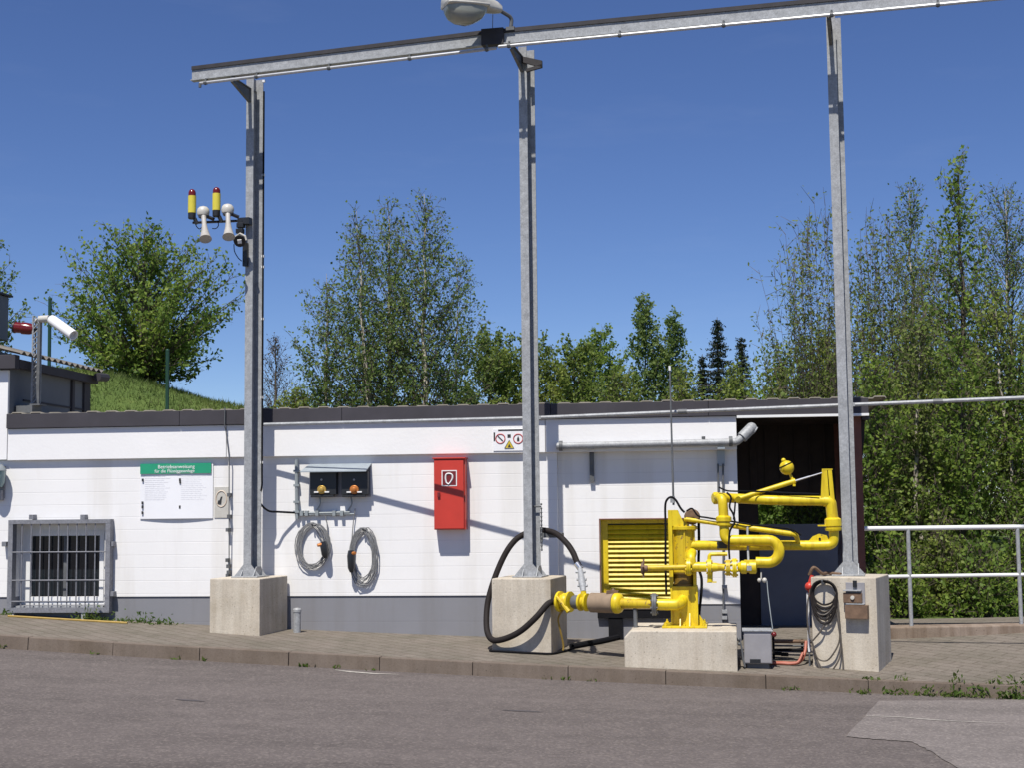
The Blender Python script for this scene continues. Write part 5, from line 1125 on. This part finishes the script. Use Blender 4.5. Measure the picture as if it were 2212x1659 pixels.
# small chain by the post and thin cable round the block foot
def GG(px, py, o):
    s, z = GAN.hit(px, py, o); p = GAN.pt(s, o, 0); return Vector((p.x, p.y, pave_z(p) + .012))
gcp = [(c5(200, 1480), .46), (c5(200, 1540), .50), (c5(260, 1568), .50), (c5(370, 1580), .50), (c5(480, 1575), .49), (c5(560, 1565), .46), (c5(610, 1545), .30), (c5(680, 1520), .0), (c5(720, 1470), -.5), (c5(770, 1480), -.55), (c5(745, 1510), -.3), (c5(800, 1500), -.55), (c5(900, 1462), -1.1), (c5(960, 1440), -1.35)]
mb = MB(); pts = []
for (q, o) in gcp:
    s = GAN.hit(q[0], q[1], o)[0]; p = GAN.pt(s, o, 0); pts.append(Vector((p.x, p.y, pave_z(p) + .015)))
mb.tube(cat(pts, 6), .013, 6); tag(obj('ground_cable', mb, 'black'), 'thin black cable lying round the foot of the middle concrete block', 'cable')
mb = MB(); pts2 = []
for (q, o) in (((1235, 1424), -.1), ((1262, 1412), -.35), ((1300, 1400), -.7), ((1338, 1388), -1.15)):
    s = GAN.hit(q[0], q[1], o)[0]; p = GAN.pt(s, o, 0); pts2.append(Vector((p.x, p.y, pave_z(p) + .03)))
mb.tube(cat(pts2, 6), .034, 8); tag(obj('ground_tube', mb, 'black'), 'thick dark tube on the pavement leading to the black T shape', 'hose')  # thick black tube laid along the pavement to the wall foot
mb = MB(); mb.tube(cat([G7(x, y, o) for x, y, o in ((300, 1090, .33), (250, 1190, .30), (280, 1350, .26), (310, 1500, .22), (300, 1590, .22))], 6), .011, 6); tag(obj('yellow_hose', mb, 'yellow_strip'), 'thin yellow hose hanging down the side of the middle block', 'hose')
mb = MB(); sx = gs[1] + .13; mb.tube([GAN.pt(sx, -.02, GAN.hit(1165, y)[1]) for y in (1100, 1150, 1190)], .008, 5)
for y in range(1090, 1195, 9): mb.ball(GAN.pt(sx, -.02, GAN.hit(1165, y)[1]), .013, 6)
mb.tube([GAN.pt(gs[1] + .04, -.02, GAN.hit(1165, 1095)[1]), GAN.pt(sx, -.02, GAN.hit(1165, 1095)[1])], .01, 6)
tag(obj('chain', mb, 'galv_dark'), 'short dark chain hanging on the right of the middle post', 'chain')

# ------------------------------------------------------------------ around the right block
R11 = lambda x, y, o=.36: RB.P(*z11(x, y), o)
gbx = thing('grey_cabinet', 'small grey metal box standing on the pavement right of the pedestal', 'cabinet', ARM.P(1637, 1440, .2))
a = ARM.hit(*z11(240, 1010), .32); b = ARM.hit(*z11(592, 1405), .32); mb = MB(); mb.box(ARM, a[0], b[0], .06, .30, b[1], a[1], .008); obj('body', mb, 'grey_box', gbx)
mb = MB(); mb.box(ARM, a[0] + .008, b[0] - .008, .3005, .315, b[1] + .012, a[1] - .025, .004); d_ = obj('door', mb, 'grey_box', gbx)
q = ARM.hit(*z11(385, 1368), .32); mb = MB(); mb.box(ARM, q[0] - .055, q[0] + .055, .3155, .32, q[1] - .02, q[1] + .02); obj('nameplate', mb, 'black_plastic', d_)
mb = MB(); mb.box(ARM, a[0] - .012, b[0] + .014, .05, .32, a[1] + .0005, a[1] + .016, .003); obj('lid', mb, 'galv', gbx)
mb = MB(); qg = ARM.pt((a[0] + b[0]) / 2, .2, 0); mb.box(ARM, a[0] + .03, b[0] - .03, .09, .27, pave_z(qg) - .06, b[1] - .0005); obj('foot', mb, 'galv_dark', gbx)
q = ARM.P(*z11(612, 1045), .30); mb = MB(); mb.ball(q, .028, 10); obj('gland', mb, 'red_dark', gbx)
mb = MB(); mb.tube(cat([ARM.P(*z11(x, y), .34) for x, y in ((180, 1100), (215, 1180), (235, 1330), (262, 1440))], 5), .010, 6); mb.ball(ARM.P(*z11(185, 1105), .34), .022, 8); mb.ball(ARM.P(*z11(190, 1160), .34), .018, 8); obj('earth_lead', mb, 'galv_dark', gbx)
tr = thing('pipe_rack', 'rusty pipes running level between grey box and right block', 'pipe', R11(800, 1200, .0))
for (x0, y0, x1, y1, r, m_) in ((600, 1130, 1060, 1130, .020, 'brown_rust'), (600, 1232, 1050, 1232, .016, 'black'), (600, 1180, 1060, 1185, .010, 'galv_dark')):
    mb = MB(); mb.tube([R11(x0, y0, .02), R11(x1, y1, .12)], r, 8); obj('pipe', mb, m_, tr)
mb = MB()
for x, y in ((600, 1030), (950, 1100)):
    p0 = R11(x, y, .03); mb.tube([p0, Vector((p0.x, p0.y, pave_z(p0) - .03))], .014, 6)
for x, y in ((660, 1280), (740, 1290)): q = R11(x, y, .08); mb.box(RB, (q - RB.O).dot(RB.t) - .035, (q - RB.O).dot(RB.t) + .035, .05, .10, q.z - .015, q.z + .02)
pieces('stand', mb, 'black', tr)
mb = MB(); rp_ = [R11(x, y, o) for x, y, o in ((1000, 1130, .2), (985, 1260, .28), (930, 1370, .34), (840, 1430, .36), (720, 1430, .38), (560, 1425, .44), (400, 1430, .48), (300, 1440, .50))]
rp_ = [Vector((p.x, p.y, max(p.z, pave_z(p) + .02))) for p in rp_]; mb.tube(cat(rp_, 6), .017, 8); p2 = [p + Vector((-.03, -.04, .0)) for p in rp_[1:-1]]; p2 = [Vector((p.x, p.y, max(p.z, pave_z(p) + .02))) for p in p2]; mb.tube(cat(p2, 6), .014, 8)
tag(obj('red_hose', mb, 'red_hose'), 'faded red hose curling on the pavement before the grey box', 'hose')
pp = thing('marker_pole', 'thin red and white pole standing against the left side of the right block', 'pole', R11(975, 1200, .33))
px_, zt = RB.hit(*z11(985, 540), .33); zb = RB.hit(*z11(955, 1250), .33)[1]; sx0 = blocks[2][0] - .045; n = 9
for k in range(n):
    mb = MB(); z0 = zb + (zt - zb) * k / n; z1 = zb + (zt - zb) * (k + 1) / n; mb.tube([RB.pt(sx0, .33, z0), RB.pt(sx0, .33, z1 - .0008)], .014, 8); obj('band', mb, 'white' if k % 2 == 0 else 'sign_pale', pp)
mb = MB(); mb.tube([RB.pt(sx0, .33, pave_z(RB.pt(sx0, .33, 0)) - .03), RB.pt(sx0, .33, zb)], .010, 6); obj('spike', mb, 'galv_dark', pp)
tp_ = thing('red_tap', 'red hose tap on the upper left corner of the right block', 'tap', R11(1010, 470, .40))
mb = MB(); q = RB.pt(blocks[2][0] - .02, .34, RB.hit(*z11(1010, 470), .4)[1]); mb.ball(q, .05, 12); mb.tube([q + Vector((0, 0, .03)), q + Vector((0, 0, .12)) + RB.t * .03], .02, 8); mb.tube([q, q - Vector((0, 0, .10)) + RB.t * .01], .022, 8); mb.tube([q, q + RB.t * .05], .018, 8); obj('body', mb, 'red', tp_)
mb = MB(); mb.tube(cat([q + Vector((0, 0, .12)), q + Vector((0, 0, .20)) + RB.t * .05, RB.pt(blocks[2][0] + .1, .25, btops[2] + .03), RB.pt(-.2, .1, btops[2] + .03), RB.pt(-.05, .16, btops[2] + .02)], 6), .018, 8); obj('supply_pipe', mb, 'brown_rust', tp_)
# hanging coil of hoses on the block face
oc = .42
ch_ = thing('hanging_hose', 'coiled thin hose hung on the front of the right concrete block', 'hose', R11(1220, 600, oc))
mb = MB(); s, z = RB.hit(*z11(1218, 560), oc); rg = random.Random(6); path = []
for k in range(6 * 24):
    a = math.pi / 2 + 2 * math.pi * k / 24; kk = k // 24; r = .115 + .006 * rg.random() + .004 * kk; lo = (kk * .035) * max(0, -math.sin(a)); path.append(RB.pt(s + r * math.cos(a) * 1.0, .395 + .010 + .012 * kk * .6, z + r * math.sin(a) - lo + .01))
mb.tube(path, .0105, 6)
obj('coil', mb, 'hose', ch_)
M['hose_grey'] = pm('grey_brown_hose', (0.10, 0.085, 0.07), 0.6, 0, 0.2, 12)
mb = MB(); tails = [[(1050, 500), (1020, 650), (1015, 850), (1035, 1050), (1075, 1140), (1110, 1300), (1150, 1420), (1170, 1495)], [(1350, 520), (1385, 650), (1395, 800), (1410, 950), (1420, 1100), (1440, 1300), (1450, 1500)], [(1355, 600), (1372, 760), (1405, 980), (1400, 1130), (1340, 1260), (1250, 1360), (1140, 1335), (1090, 1200)], [(1300, 770), (1240, 880), (1180, 1000), (1080, 1120)], [(1425, 1150), (1410, 1300), (1370, 1400), (1290, 1500), (1210, 1480), (1150, 1390), (1100, 1290)], [(1100, 720), (1150, 790), (1215, 808), (1280, 770), (1340, 700)]]
for t_ in tails: mb.tube(cat([R11(x, y, oc + .012 * i % .03) for i, (x, y) in enumerate(t_)], 6), .0085, 6)
obj('tail', mb, 'hose_grey', ch_)
mb = MB(); mb.tube([RB.pt(s, .375, z + .115), RB.pt(s, .50, z + .115), RB.pt(s, .51, z + .15)], .012, 6); obj('hook', mb, 'galv_dark', ch_)
jb = thing('junction_box', 'small brown open junction box fixed to the right block face', 'junction box', R11(1600, 700, .38))
def jbox(x0, y0, x1, y1, o0, o1, name, mat):
    a = RB.hit(*z11(x0, y0), o1); b = RB.hit(*z11(x1, y1), o1); mb = MB(); mb.box(RB, a[0], b[0], o0, o1, b[1], a[1], .004); return obj(name, mb, mat, jb)
jbox(1475, 415, 1715, 700, .3805, .40, 'back_plate', 'grey_box'); jbox(1445, 505, 1660, 525, .401, .46, 'lid', 'galv'); jbox(1445, 540, 1675, 665, .401, .44, 'terminal_block', 'brown_rust'); jbox(1465, 690, 1745, 860, .3805, .47, 'body', 'brown_rust'); jbox(1475, 672, 1700, 688, .401, .465, 'rim', 'galv')
q = R11(1560, 600, .445); mb = MB(); mb.lathe(q - RB.n * .004, RB.n, [(0, .022), (.015, .02), (.016, .006)], 12); obj('socket', mb, 'cream', jb)
q = R11(1590, 440, .41); mb = MB(); mb.tube([q - Vector((0, 0, .03)), q + Vector((0, 0, .04))], .022, 8); obj('cable_gland', mb, 'black_plastic', jb)
# ------------------------------------------------------------------ low edging wall and handrail at right
e0 = RAIL.hit(1840, 1360, .0)[0]; ez1 = RAIL.hit(2050, 1354, .08)[1]; ezb = RAIL.hit(2050, 1384, .10)[1]
mb = MB(); mb.box(RAIL, e0, e0 + 9, -.22, .08, ezb - .4, ez1, .02); o = obj('edging_wall', mb, 'concrete_old'); tag(o, 'low weathered concrete edging wall under the handrail', 'wall')
mb = MB(); mb.box(RAIL, e0, e0 + 9, .084, .20, ezb - .4, ezb + .012, .012); o = obj('channel_kerb', mb, 'concrete_old', None, 35, 'structure')
hr = thing('handrail', 'two bar galvanised handrail on posts, right of the lean-to', 'handrail', RAIL.P(1963, 1352, -.05))
zt = 0.5 * (RAIL.hit(1870, 1145, -.05)[1] + RAIL.hit(2200, 1137, -.05)[1]); zm = 0.5 * (RAIL.hit(1930, 1247, -.05)[1] + RAIL.hit(2200, 1242, -.05)[1]); r0 = RAIL.hit(1848, 1145, -.05)[0]
mb = MB(); mb.tube([RAIL.pt(r0, -.05, zt), RAIL.pt(r0 + 7, -.05, zt)], .028, 12); obj('top_rail', mb, 'galv_rail' if 'galv_rail' in M else 'white', hr)
mb = MB(); mb.tube([RAIL.pt(r0 + .05, -.05, zm), RAIL.pt(r0 + 7, -.05, zm)], .022, 12); obj('lower_rail', mb, 'white', hr)
for px in (1965, 2202):
    s = RAIL.hit(px, 1250, -.05)[0]; mb = MB(); mb.tube([RAIL.pt(s, -.05, ez1 - .05), RAIL.pt(s, -.05, zt - .015)], .024, 10); obj('post', mb, 'galv', hr)
for k in range(3):
    s = RAIL.hit(2202, 1250, -.05)[0] + 1.3 * (k + 1); mb = MB(); mb.tube([RAIL.pt(s, -.05, ez1 - .05), RAIL.pt(s, -.05, zt - .015)], .024, 10); obj('post', mb, 'galv', hr)
# green fence posts on the bank
for px, y0, y1, Y, lab in ((108, 645, 800, 23.0, 'dark green fence post on the grass bank behind the security camera'), (362, 757, 888, 22.0, 'dark green fence post on the grass bank before the round tree')):
    p = at(px, y1, Y); t = at(px, y0, Y); mb = MB(); mb.tube([Vector((p.x, p.y, gz(p.x, p.y) - .3)), t], .030, 8); mb.ball(t, .032, 8)
    tag(obj('fence_post', mb, 'green_post'), lab, 'fence post', 'green fence posts')
# ------------------------------------------------------------------ trees and weeds
def leaf_obj(name, C, size, mat, parent, seed, elong=1.5, kind=None, up=0.0):
    rg = np.random.default_rng(seed); n = len(C); C = np.asarray(C, float)
    a = rg.normal(size=(n, 3)); a[:, 2] += up; a /= np.linalg.norm(a, axis=1)[:, None]
    b = rg.normal(size=(n, 3)); b -= a * (a * b).sum(1)[:, None]; b /= np.linalg.norm(b, axis=1)[:, None]
    s = size * rg.uniform(0.6, 1.35, n)[:, None]
    V = np.stack([C - a * s * elong / 2, C + b * s / 2 + a * s * .1, C + a * s * elong / 2, C - b * s / 2 + a * s * .1], 1).reshape(-1, 3)
    me = bpy.data.meshes.new(name); me.vertices.add(4 * n); me.vertices.foreach_set('co', V.ravel())
    me.loops.add(4 * n); me.loops.foreach_set('vertex_index', np.arange(4 * n)); me.polygons.add(n)
    me.polygons.foreach_set('loop_start', np.arange(n) * 4); me.update(calc_edges=True); me.validate()
    me.materials.append(M[mat]); o = bpy.data.objects.new(name, me); COL.objects.link(o)
    if parent: o.parent = parent; o.matrix_parent_inverse = T3(-parent.location)
    if kind: o['kind'] = kind
    return o
def env_round(u): return math.sqrt(max(.0, 1 - abs((u - .45) / .56) ** 2.2)) + .04
def env_birch(u): return min(1.0, .45 + 2.2 * u) * max(.0, 1 - u) ** .46 + .02
def env_broad(u): return min(1.0, .7 + 1.2 * u) * max(.0, 1 - u ** 2.6) ** .8 + .05
def fill(root, base, top, W, prof, mode, n_att, twigs, lv, leafm, size, rg, seed, low=.08, tr=.08, bark='bark', elong=1.5, droop=0.0, steep=1.1, twl=.24, depth=1.0, gap=.35, bare_top=.5):
    """limbs grown from a trunk (or a stool of stems) to points spread through the crown, twigs and leaves along their outer part"""
    H = top.z - base.z; trunk = MB(); wd = MB(); C = []
    tp = [base.lerp(top, k / 10) + Vector((rg.uniform(-1, 1), rg.uniform(-1, 1), 0)) * H * .008 * (0 if k in (0, 10) else 1) for k in range(11)]
    if mode == 'trunk': trunk.tube(tp, [tr * (1 - .92 * (k / 10)) for k in range(11)], 7)
    else: trunk.tube([base - Vector((0, 0, .1)), base + Vector((0, 0, .25))], [tr * 2.2, tr * 1.2], 8)
    ph = [rg.uniform(0, 6.28) for _ in range(4)]
    for i in range(n_att):
        u = ((i + rg.random()) / n_att) ** .85; az = GA * i + rg.uniform(-.6, .6)
        lump = 1 + gap * (.5 * math.sin(3 * az + ph[0] + 5 * u) + .5 * math.sin(2 * az + ph[1] - 8 * u)); r = W * prof(u) * min(1.12, lump * (.25 + .75 * math.sqrt(rg.random())))
        hz = low + (1 - low) * u; a = base + Vector((0, 0, H * hz)); ax = tp[min(9, int(hz * 10))]; a = Vector((ax.x + r * math.cos(az), ax.y + r * math.sin(az) * depth, a.z + rg.uniform(-.04, .04) * H))
        d = math.hypot(a.x - ax.x, a.y - ax.y)
        if mode == 'trunk': h0 = max(.03 * H, a.z - base.z - d * steep * rg.uniform(.8, 1.3) - .12); o = tp[min(9, int(h0 / H * 10))].lerp(tp[min(10, int(h0 / H * 10) + 1)], (h0 / H * 10) % 1)
        else: o = base + Vector((rg.uniform(-.12, .12) + .15 * (a.x - base.x), rg.uniform(-.12, .12), .05))
        ln = (a - o).length; c = o.lerp(a, .5) + Vector((0, 0, (.10 if mode == 'trunk' else .16) * d)) + Vector((rg.uniform(-.05, .05), rg.uniform(-.05, .05), 0)) * ln
        e = a - Vector((0, 0, droop * d)); pts = [o * (1 - t) ** 2 + c * 2 * t * (1 - t) + e * t * t for t in (0, .2, .4, .6, .8, 1)]
        r0 = max(.006, tr * (.30 if mode == 'trunk' else .42) * (1 - .65 * u) * min(1, ln / 1.5)); wd.tube(pts, [r0, r0 * .8, r0 * .62, r0 * .45, r0 * .3, .003], 4, False)
        f0 = .25 if mode == 'trunk' else .30; nt = max(3, int(twigs * min(1.4, .45 + ln / 2.2)))
        for j in range(nt):
            f = f0 + (1 - f0) * (j + rg.random()) / nt; k = min(4, int(f * 5)); q = pts[k].lerp(pts[k + 1], f * 5 - k); dd = (pts[k + 1] - pts[k]).normalized()
            td = (dd * .8 + Vector((rg.gauss(0, .6), rg.gauss(0, .6), rg.gauss(.12 - droop, .5)))).normalized(); tl = twl * (.5 + .35 * ln) * rg.uniform(.5, 1.3) * (1.15 - .5 * f) + .07
            m = q + td * tl * .5; en = q + (td - Vector((0, 0, droop * .6))) * tl; wd.tube([q, m, en], [.006, .004, .002], 3, False)
            for _ in range(max(2, int(.74 * lv * (1 - bare_top * u * u) * rg.uniform(.5, 1.4)))):
                g = rg.random(); p = q.lerp(m, g * 2) if g < .5 else m.lerp(en, g * 2 - 1); sp = .03 + .11 * tl; C.append((p.x + rg.gauss(0, sp), p.y + rg.gauss(0, sp), p.z + rg.gauss(0, sp)))
    obj('trunk', trunk, bark, root, 60); obj('limbs', wd, 'bark', root, 60); leaf_obj('crown', C, size, leafm, root, seed, elong)
GA = 2.399963
def tree(name, label, px, Y, top, width, prof, leafm, size, seed, n=90, twigs=8, lv=11, tr=.08, group=None, cat_='tree', lean=0.0, **kw):
    rg = random.Random(seed); t = at(px, top, Y); base = Vector((t.x + lean, Y, gz(t.x, Y) - .1)); root = thing(name, label, cat_, base, group)
    fill(root, base, t, width / F * Y / 2, prof, 'trunk', n, twigs, lv, leafm, size, rg, seed, tr=tr, **kw); return root
def bush(name, label, px, Y, top, width, leafm, size, seed, n=70, twigs=9, lv=12, tr=.03, group=None, cat_='bush', prof=env_broad, **kw):
    rg = random.Random(seed); t = at(px, top, Y); base = Vector((t.x, Y, gz(t.x, Y) - .05)); root = thing(name, label, cat_, base, group)
    kw.setdefault('low', .05); fill(root, base, t, width / F * Y / 2, prof, 'stool', n, twigs, lv, leafm, size, rg, seed, tr=tr, **kw); return root
def conifer(name, label, px, Y, top, width, seed, group):
    rg = random.Random(seed); t = at(px, top, Y); base = Vector((t.x, Y, gz(t.x, Y) - .1)); H = t.z - base.z; W = width / F * Y / 2; root = thing(name, label, 'tree', base, group)
    trunk = MB(); trunk.tube([base, base.lerp(t, .6), t], [.12, .06, .008], 7); obj('trunk', trunk, 'bark', root, 60); wd = MB(); C = []
    nw = int(H / .09)
    for w in range(nw):
        u = w / nw; z = base.z + H * (.06 + .94 * u)
        for k in range(5):
            az = k * 1.26 + w * 2.1 + rg.uniform(-.4, .4); ln = (W * (1 - u) ** .8 * (1 + .25 * math.sin(w * .9)) + .04) * rg.uniform(.55, 1.2); d = Vector((math.cos(az), math.sin(az), 0)); o = Vector((base.x + (t.x - base.x) * u, base.y, z + rg.uniform(-.08, .08)))
            p = [o, o + d * ln * .5 - Vector((0, 0, .10 * ln)), o + d * ln - Vector((0, 0, .10 * ln))]; wd.tube(p, [.012, .008, .003], 3, False)
            for _ in range(int(10 + 60 * ln)): g = rg.random() ** .8; q = p[0].lerp(p[2], g); C.append((q.x + rg.gauss(0, .05), q.y + rg.gauss(0, .05), q.z - .06 * rg.random() - .10 * ln * math.sin(g * 3)))
    obj('limbs', wd, 'bark', root, 60); leaf_obj('crown', C, .035, 'leaf_dark', root, seed, 2.6); return root
GB = 'trees behind the white building'
tree('round_tree', 'broad round leafy tree on the grass bank, left of the left gantry post', 312, 28, 492, 400, env_round, 'leaf_green', .056, 11, n=210, twigs=10, lv=14, tr=.13, low=.03, group=GB, gap=.30)
tree('round_tree', 'leafy tree cut by the left edge above the roof cabin', -40, 30, 498, 170, env_round, 'leaf_birch', .056, 12, n=110, low=.05, tr=.11, group=GB)
tree('bare_shrub', 'purplish brown half bare shrub right beside the left gantry post', 596, 34, 728, 110, env_broad, 'leaf_brown', .032, 13, n=90, lv=4, low=.05, tr=.05, group=GB)
bush('green_bush', 'small green bush at the foot of the birches, just left of them', 640, 33, 835, 130, 'leaf_olive', .05, 14, n=70, group=GB)
BG = 'birches behind the middle of the roof'
bk = dict(bark='bark_birch', group=BG, droop=.22, steep=1.5, bare_top=.75)
tree('birch_tree', 'slender birch with the tallest pale trunk, right of the birch clump', 916, 30, 418, 310, env_birch, 'leaf_birch', .046, 21, n=150, twigs=9, lv=13, tr=.075, low=.14, **bk)
tree('birch_tree', 'slender birch in the middle of the birch clump', 838, 30.8, 436, 330, env_birch, 'leaf_birch', .046, 22, n=145, twigs=9, lv=13, tr=.07, low=.14, **bk)
tree('birch_tree', 'birch with a leaning thin trunk, left of the birch clump', 770, 29.4, 455, 270, env_birch, 'leaf_birch', .046, 23, n=120, twigs=9, lv=12, tr=.06, low=.12, lean=.3, **bk)
tree('birch_tree', 'short bushy birch, leftmost and lowest of the birch clump', 705, 29.8, 590, 160, env_round, 'leaf_birch', .046, 24, n=85, twigs=9, lv=12, tr=.045, low=.10, **bk)
tree('birch_tree', 'low birch with wide drooping sprays, rightmost of the birch clump', 985, 31, 545, 180, env_round, 'leaf_birch', .046, 25, n=90, twigs=9, lv=12, tr=.045, low=.08, **bk)
HG = 'bushy trees behind the roof'
for px, Y, top, w, lm, sd, lab in ((1058, 34, 718, 210, 'leaf_olive', 31, 'olive bushy tree left of the middle post above the roof'), (1150, 35, 734, 230, 'leaf_willow', 32, 'brownish olive bushy tree behind the middle gantry post'), (1240, 34, 745, 190, 'leaf_olive', 33, 'low olive bushy tree just right of the middle post'), (1298, 38, 714, 150, 'leaf_green', 34, 'round dark green tree standing right of the warning sign above the roof'), (1388, 40, 645, 165, 'leaf_birch', 35, 'tall narrow tree above the wall pipe, highest of the middle trees'), (1452, 40, 684, 170, 'leaf_birch', 36, 'narrow tree beside the vent rod, lower than its left neighbour')):
    tree('bushy_tree', lab, px, Y, top, w, env_round if sd < 35 else env_birch, lm, .060, sd, n=170, twigs=9, lv=17, low=.04, tr=.07, group=HG, bare_top=.2)
for px, top, w, sd, lab in ((1549, 684, 190, 41, 'tall dark pointed conifer between the vent rod and the right post'), (1601, 728, 150, 42, 'shorter dark conifer right of the tall one'), (1517, 764, 130, 43, 'smallest dark conifer left of the tall one')):
    conifer('conifer_tree', lab, px, 42, top, w, sd, 'dark conifers')
for px, Y, top, w, lm, sd, lab in ((1340, 29, 800, 190, 'leaf_olive', 51, 'low olive bush just above the roof below the narrow trees'), (1478, 29, 806, 190, 'leaf_olive', 52, 'low olive bush above the roof beside the vent rod'), (1585, 28, 790, 180, 'leaf_olive', 53, 'low bush above the roof below the dark conifers'), (1682, 26, 748, 190, 'leaf_green', 54, 'broad green bush above the lean-to roof'), (1775, 25.5, 700, 170, 'leaf_olive', 55, 'green bush above the lean-to roof left of the right post')):
    bush('green_bush', lab, px, Y, top, w, lm, .052, sd, n=125, twigs=9, lv=18, group='bushes above the roof', bare_top=.2)
RG = 'trees right of the lean-to'
def env_fan(u): return min(1.0, .35 + .9 * u) * max(.0, 1 - max(0, (u - .62) / .40) ** 1.6) ** .9 + .04
bush('willow_tree', 'many stemmed willow with long bare upright shoots left of the right post', 1755, 23, 440, 290, 'leaf_willow', .036, 61, n=130, twigs=14, lv=9, tr=.05, group=RG, cat_='tree', prof=env_fan, low=.14, elong=1.9, twl=.14, gap=.25, bare_top=.2)
bush('willow_tree', 'many stemmed willow with long upright shoots just right of the right post', 1905, 23.5, 445, 260, 'leaf_willow', .036, 62, n=150, twigs=14, lv=10, tr=.05, group=RG, cat_='tree', prof=env_fan, low=.10, elong=1.9, twl=.14, gap=.25, bare_top=.2)
tree('birch_tree', 'slim birch rising over the willows, left of the tallest tree', 1962, 27, 405, 210, env_birch, 'leaf_birch', .040, 63, n=130, twigs=9, lv=11, tr=.07, low=.18, bark='bark_birch', group=RG, steep=1.5)
tree('poplar_tree', 'tallest tree at the right with large clear green leaves on its leader', 2072, 22.5, 346, 270, env_birch, 'leaf_green', .050, 64, n=130, twigs=8, lv=9, tr=.085, low=.12, group=RG, steep=1.4, bare_top=.3)
tree('birch_tree', 'fine twigged grey green birch at the right edge', 2170, 25.5, 412, 330, env_round, 'leaf_birch', .036, 65, n=230, twigs=10, lv=11, tr=.08, low=.10, bark='bark_birch', group=RG, steep=1.3, droop=.1)
bush('willow_tree', 'broad olive willow filling the gap between the slim birch and tallest tree', 2020, 24.5, 505, 250, 'leaf_willow', .038, 66, n=130, twigs=13, lv=11, tr=.05, group=RG, cat_='tree', low=.10, elong=1.8, twl=.16)
for px, Y, top, w, lm, sd, lab in ((1892, 20.9, 770, 150, 'leaf_green', 71, 'bush against the lean-to corner post'), (1985, 21.4, 690, 190, 'leaf_willow', 72, 'olive bush behind the first handrail post'), (2075, 20.8, 730, 170, 'leaf_green', 73, 'bright green bush behind the middle of the handrail'), (2150, 21.6, 650, 190, 'leaf_olive', 74, 'tall olive bush left of the last handrail post'), (2240, 20.8, 760, 150, 'leaf_green', 75, 'bush at the right edge behind the handrail')):
    tree('leafy_bush', lab, px, Y, top, w, env_round, lm, .046, sd, n=105, twigs=9, lv=13, tr=.06, low=.20, group='bushes behind the handrail', cat_='bush', bark='bark' if sd % 2 else 'bark_birch', lean=random.Random(sd).uniform(-.3, .3))
for px, Y, top, w, lm, sd, lab in ((1935, 19.3, 1165, 150, 'leaf_green', 81, 'low shrub under the lower handrail beside the right block'), (2030, 19.6, 1120, 160, 'leaf_olive', 82, 'low shrub between the two handrail posts, nearer the first'), (2115, 19.2, 1175, 150, 'leaf_green', 83, 'low shrub between the two handrail posts, nearer the last'), (2210, 19.5, 1130, 150, 'leaf_green', 84, 'low shrub at the right edge behind the last handrail post'), (1745, 21.5, 1010, 190, 'leaf_olive', 85, 'shrub seen through the gap above the dark lean-to panel')):
    bush('low_shrub', lab, px, Y, top, w, lm, .042, sd, n=60, twigs=9, lv=12, tr=.016, group='low shrubs behind the handrail', twl=.3)
for px, Y, top, w, lm, sd, lab in ((2330, 22.5, 520, 300, 'leaf_green', 76, 'broad tree just outside the right edge behind the handrail'), (2480, 23.5, 620, 320, 'leaf_olive', 77, 'broad olive tree farther right beyond the handrail end'), (2400, 20.4, 960, 260, 'leaf_green', 78, 'low wide bush beyond the handrail end')):
    tree('leafy_tree', lab, px, Y, top, w, env_round, lm, .055, sd, n=110, twigs=9, lv=12, tr=.08, low=.06, group='trees past the right edge')
# grass on the bank
rg = random.Random(5); V = []; Fc = []
for _ in range(26000):
    x = rg.uniform(-10.5, -2.5); y = rg.uniform(22, 28.5); z = gz(x, y); h = rg.uniform(.03, .10) * (1.8 if rg.random() < .04 else 1); a = rg.uniform(0, 3.14); dx, dy = .010 * math.cos(a), .010 * math.sin(a); lx, ly = rg.gauss(0, .04), rg.gauss(0, .04); k = len(V)
    V += [(x - dx, y - dy, z - .02), (x + dx, y + dy, z - .02), (x + lx, y + ly, z + h)]; Fc.append((k, k + 1, k + 2))
gm = MB(); gm.v = V; gm.f = Fc; M['bank_grass'] = leafmat('bank_grass', (0.135, 0.195, 0.055), (0.160, 0.220, 0.062), (0.210, 0.240, 0.095), 0.65)
gme = bpy.data.meshes.new('grass'); gme.from_pydata(V, [], Fc); gme.materials.append(M['bank_grass']); go = bpy.data.objects.new('grass', gme); COL.objects.link(go); go['kind'] = 'stuff'
# weeds along wall foot and kerb
rg = random.Random(7); C = []
def clump(p, n, h, sp):
    for _ in range(n):
        r = rg.random(); C.append((p.x + rg.gauss(0, sp), p.y + rg.gauss(0, sp * .6), p.z + h * r * rg.random() + .01))
for q, n, h in ((c2(650, 1345), 90, .16), (c2(700, 1330), 90, .20), (c2(880, 1355), 70, .12), (c2(1030, 1350), 60, .28), (c2(1050, 1340), 50, .20), (c2(1150, 1350), 80, .18), (c2(1230, 1360), 40, .16), (c2(30, 1320), 70, .10), (c2(560, 1362), 50, .06), (c2(780, 1365), 40, .06), (c2(950, 1372), 40, .06), (c2(1280, 1372), 30, .05)):
    p = WALL.P(*q, .10); p.z = pave_z(p); clump(p, int(n * .45), h, .08)
for k in range(110):
    s = rg.uniform(3.2, 7.0); o = rg.gauss(0.02, .05); p = KERB.pt(s, o, 0); p.z = (ktop(s) if o < -.03 else kbot(s)) ; f = .35 + .65 * min(1, max(0, (s - 3.2) / 1.2)); clump(p, int(18 * f), .13 * f, .06)
for k in range(14):
    s = rg.uniform(-7, 3); p = KERB.pt(s, .03, kbot(s)); clump(p, 6, .03, .03)
leaf_obj('weeds', C, .020, 'grass', None, 9, 3.0, 'stuff', up=.9)
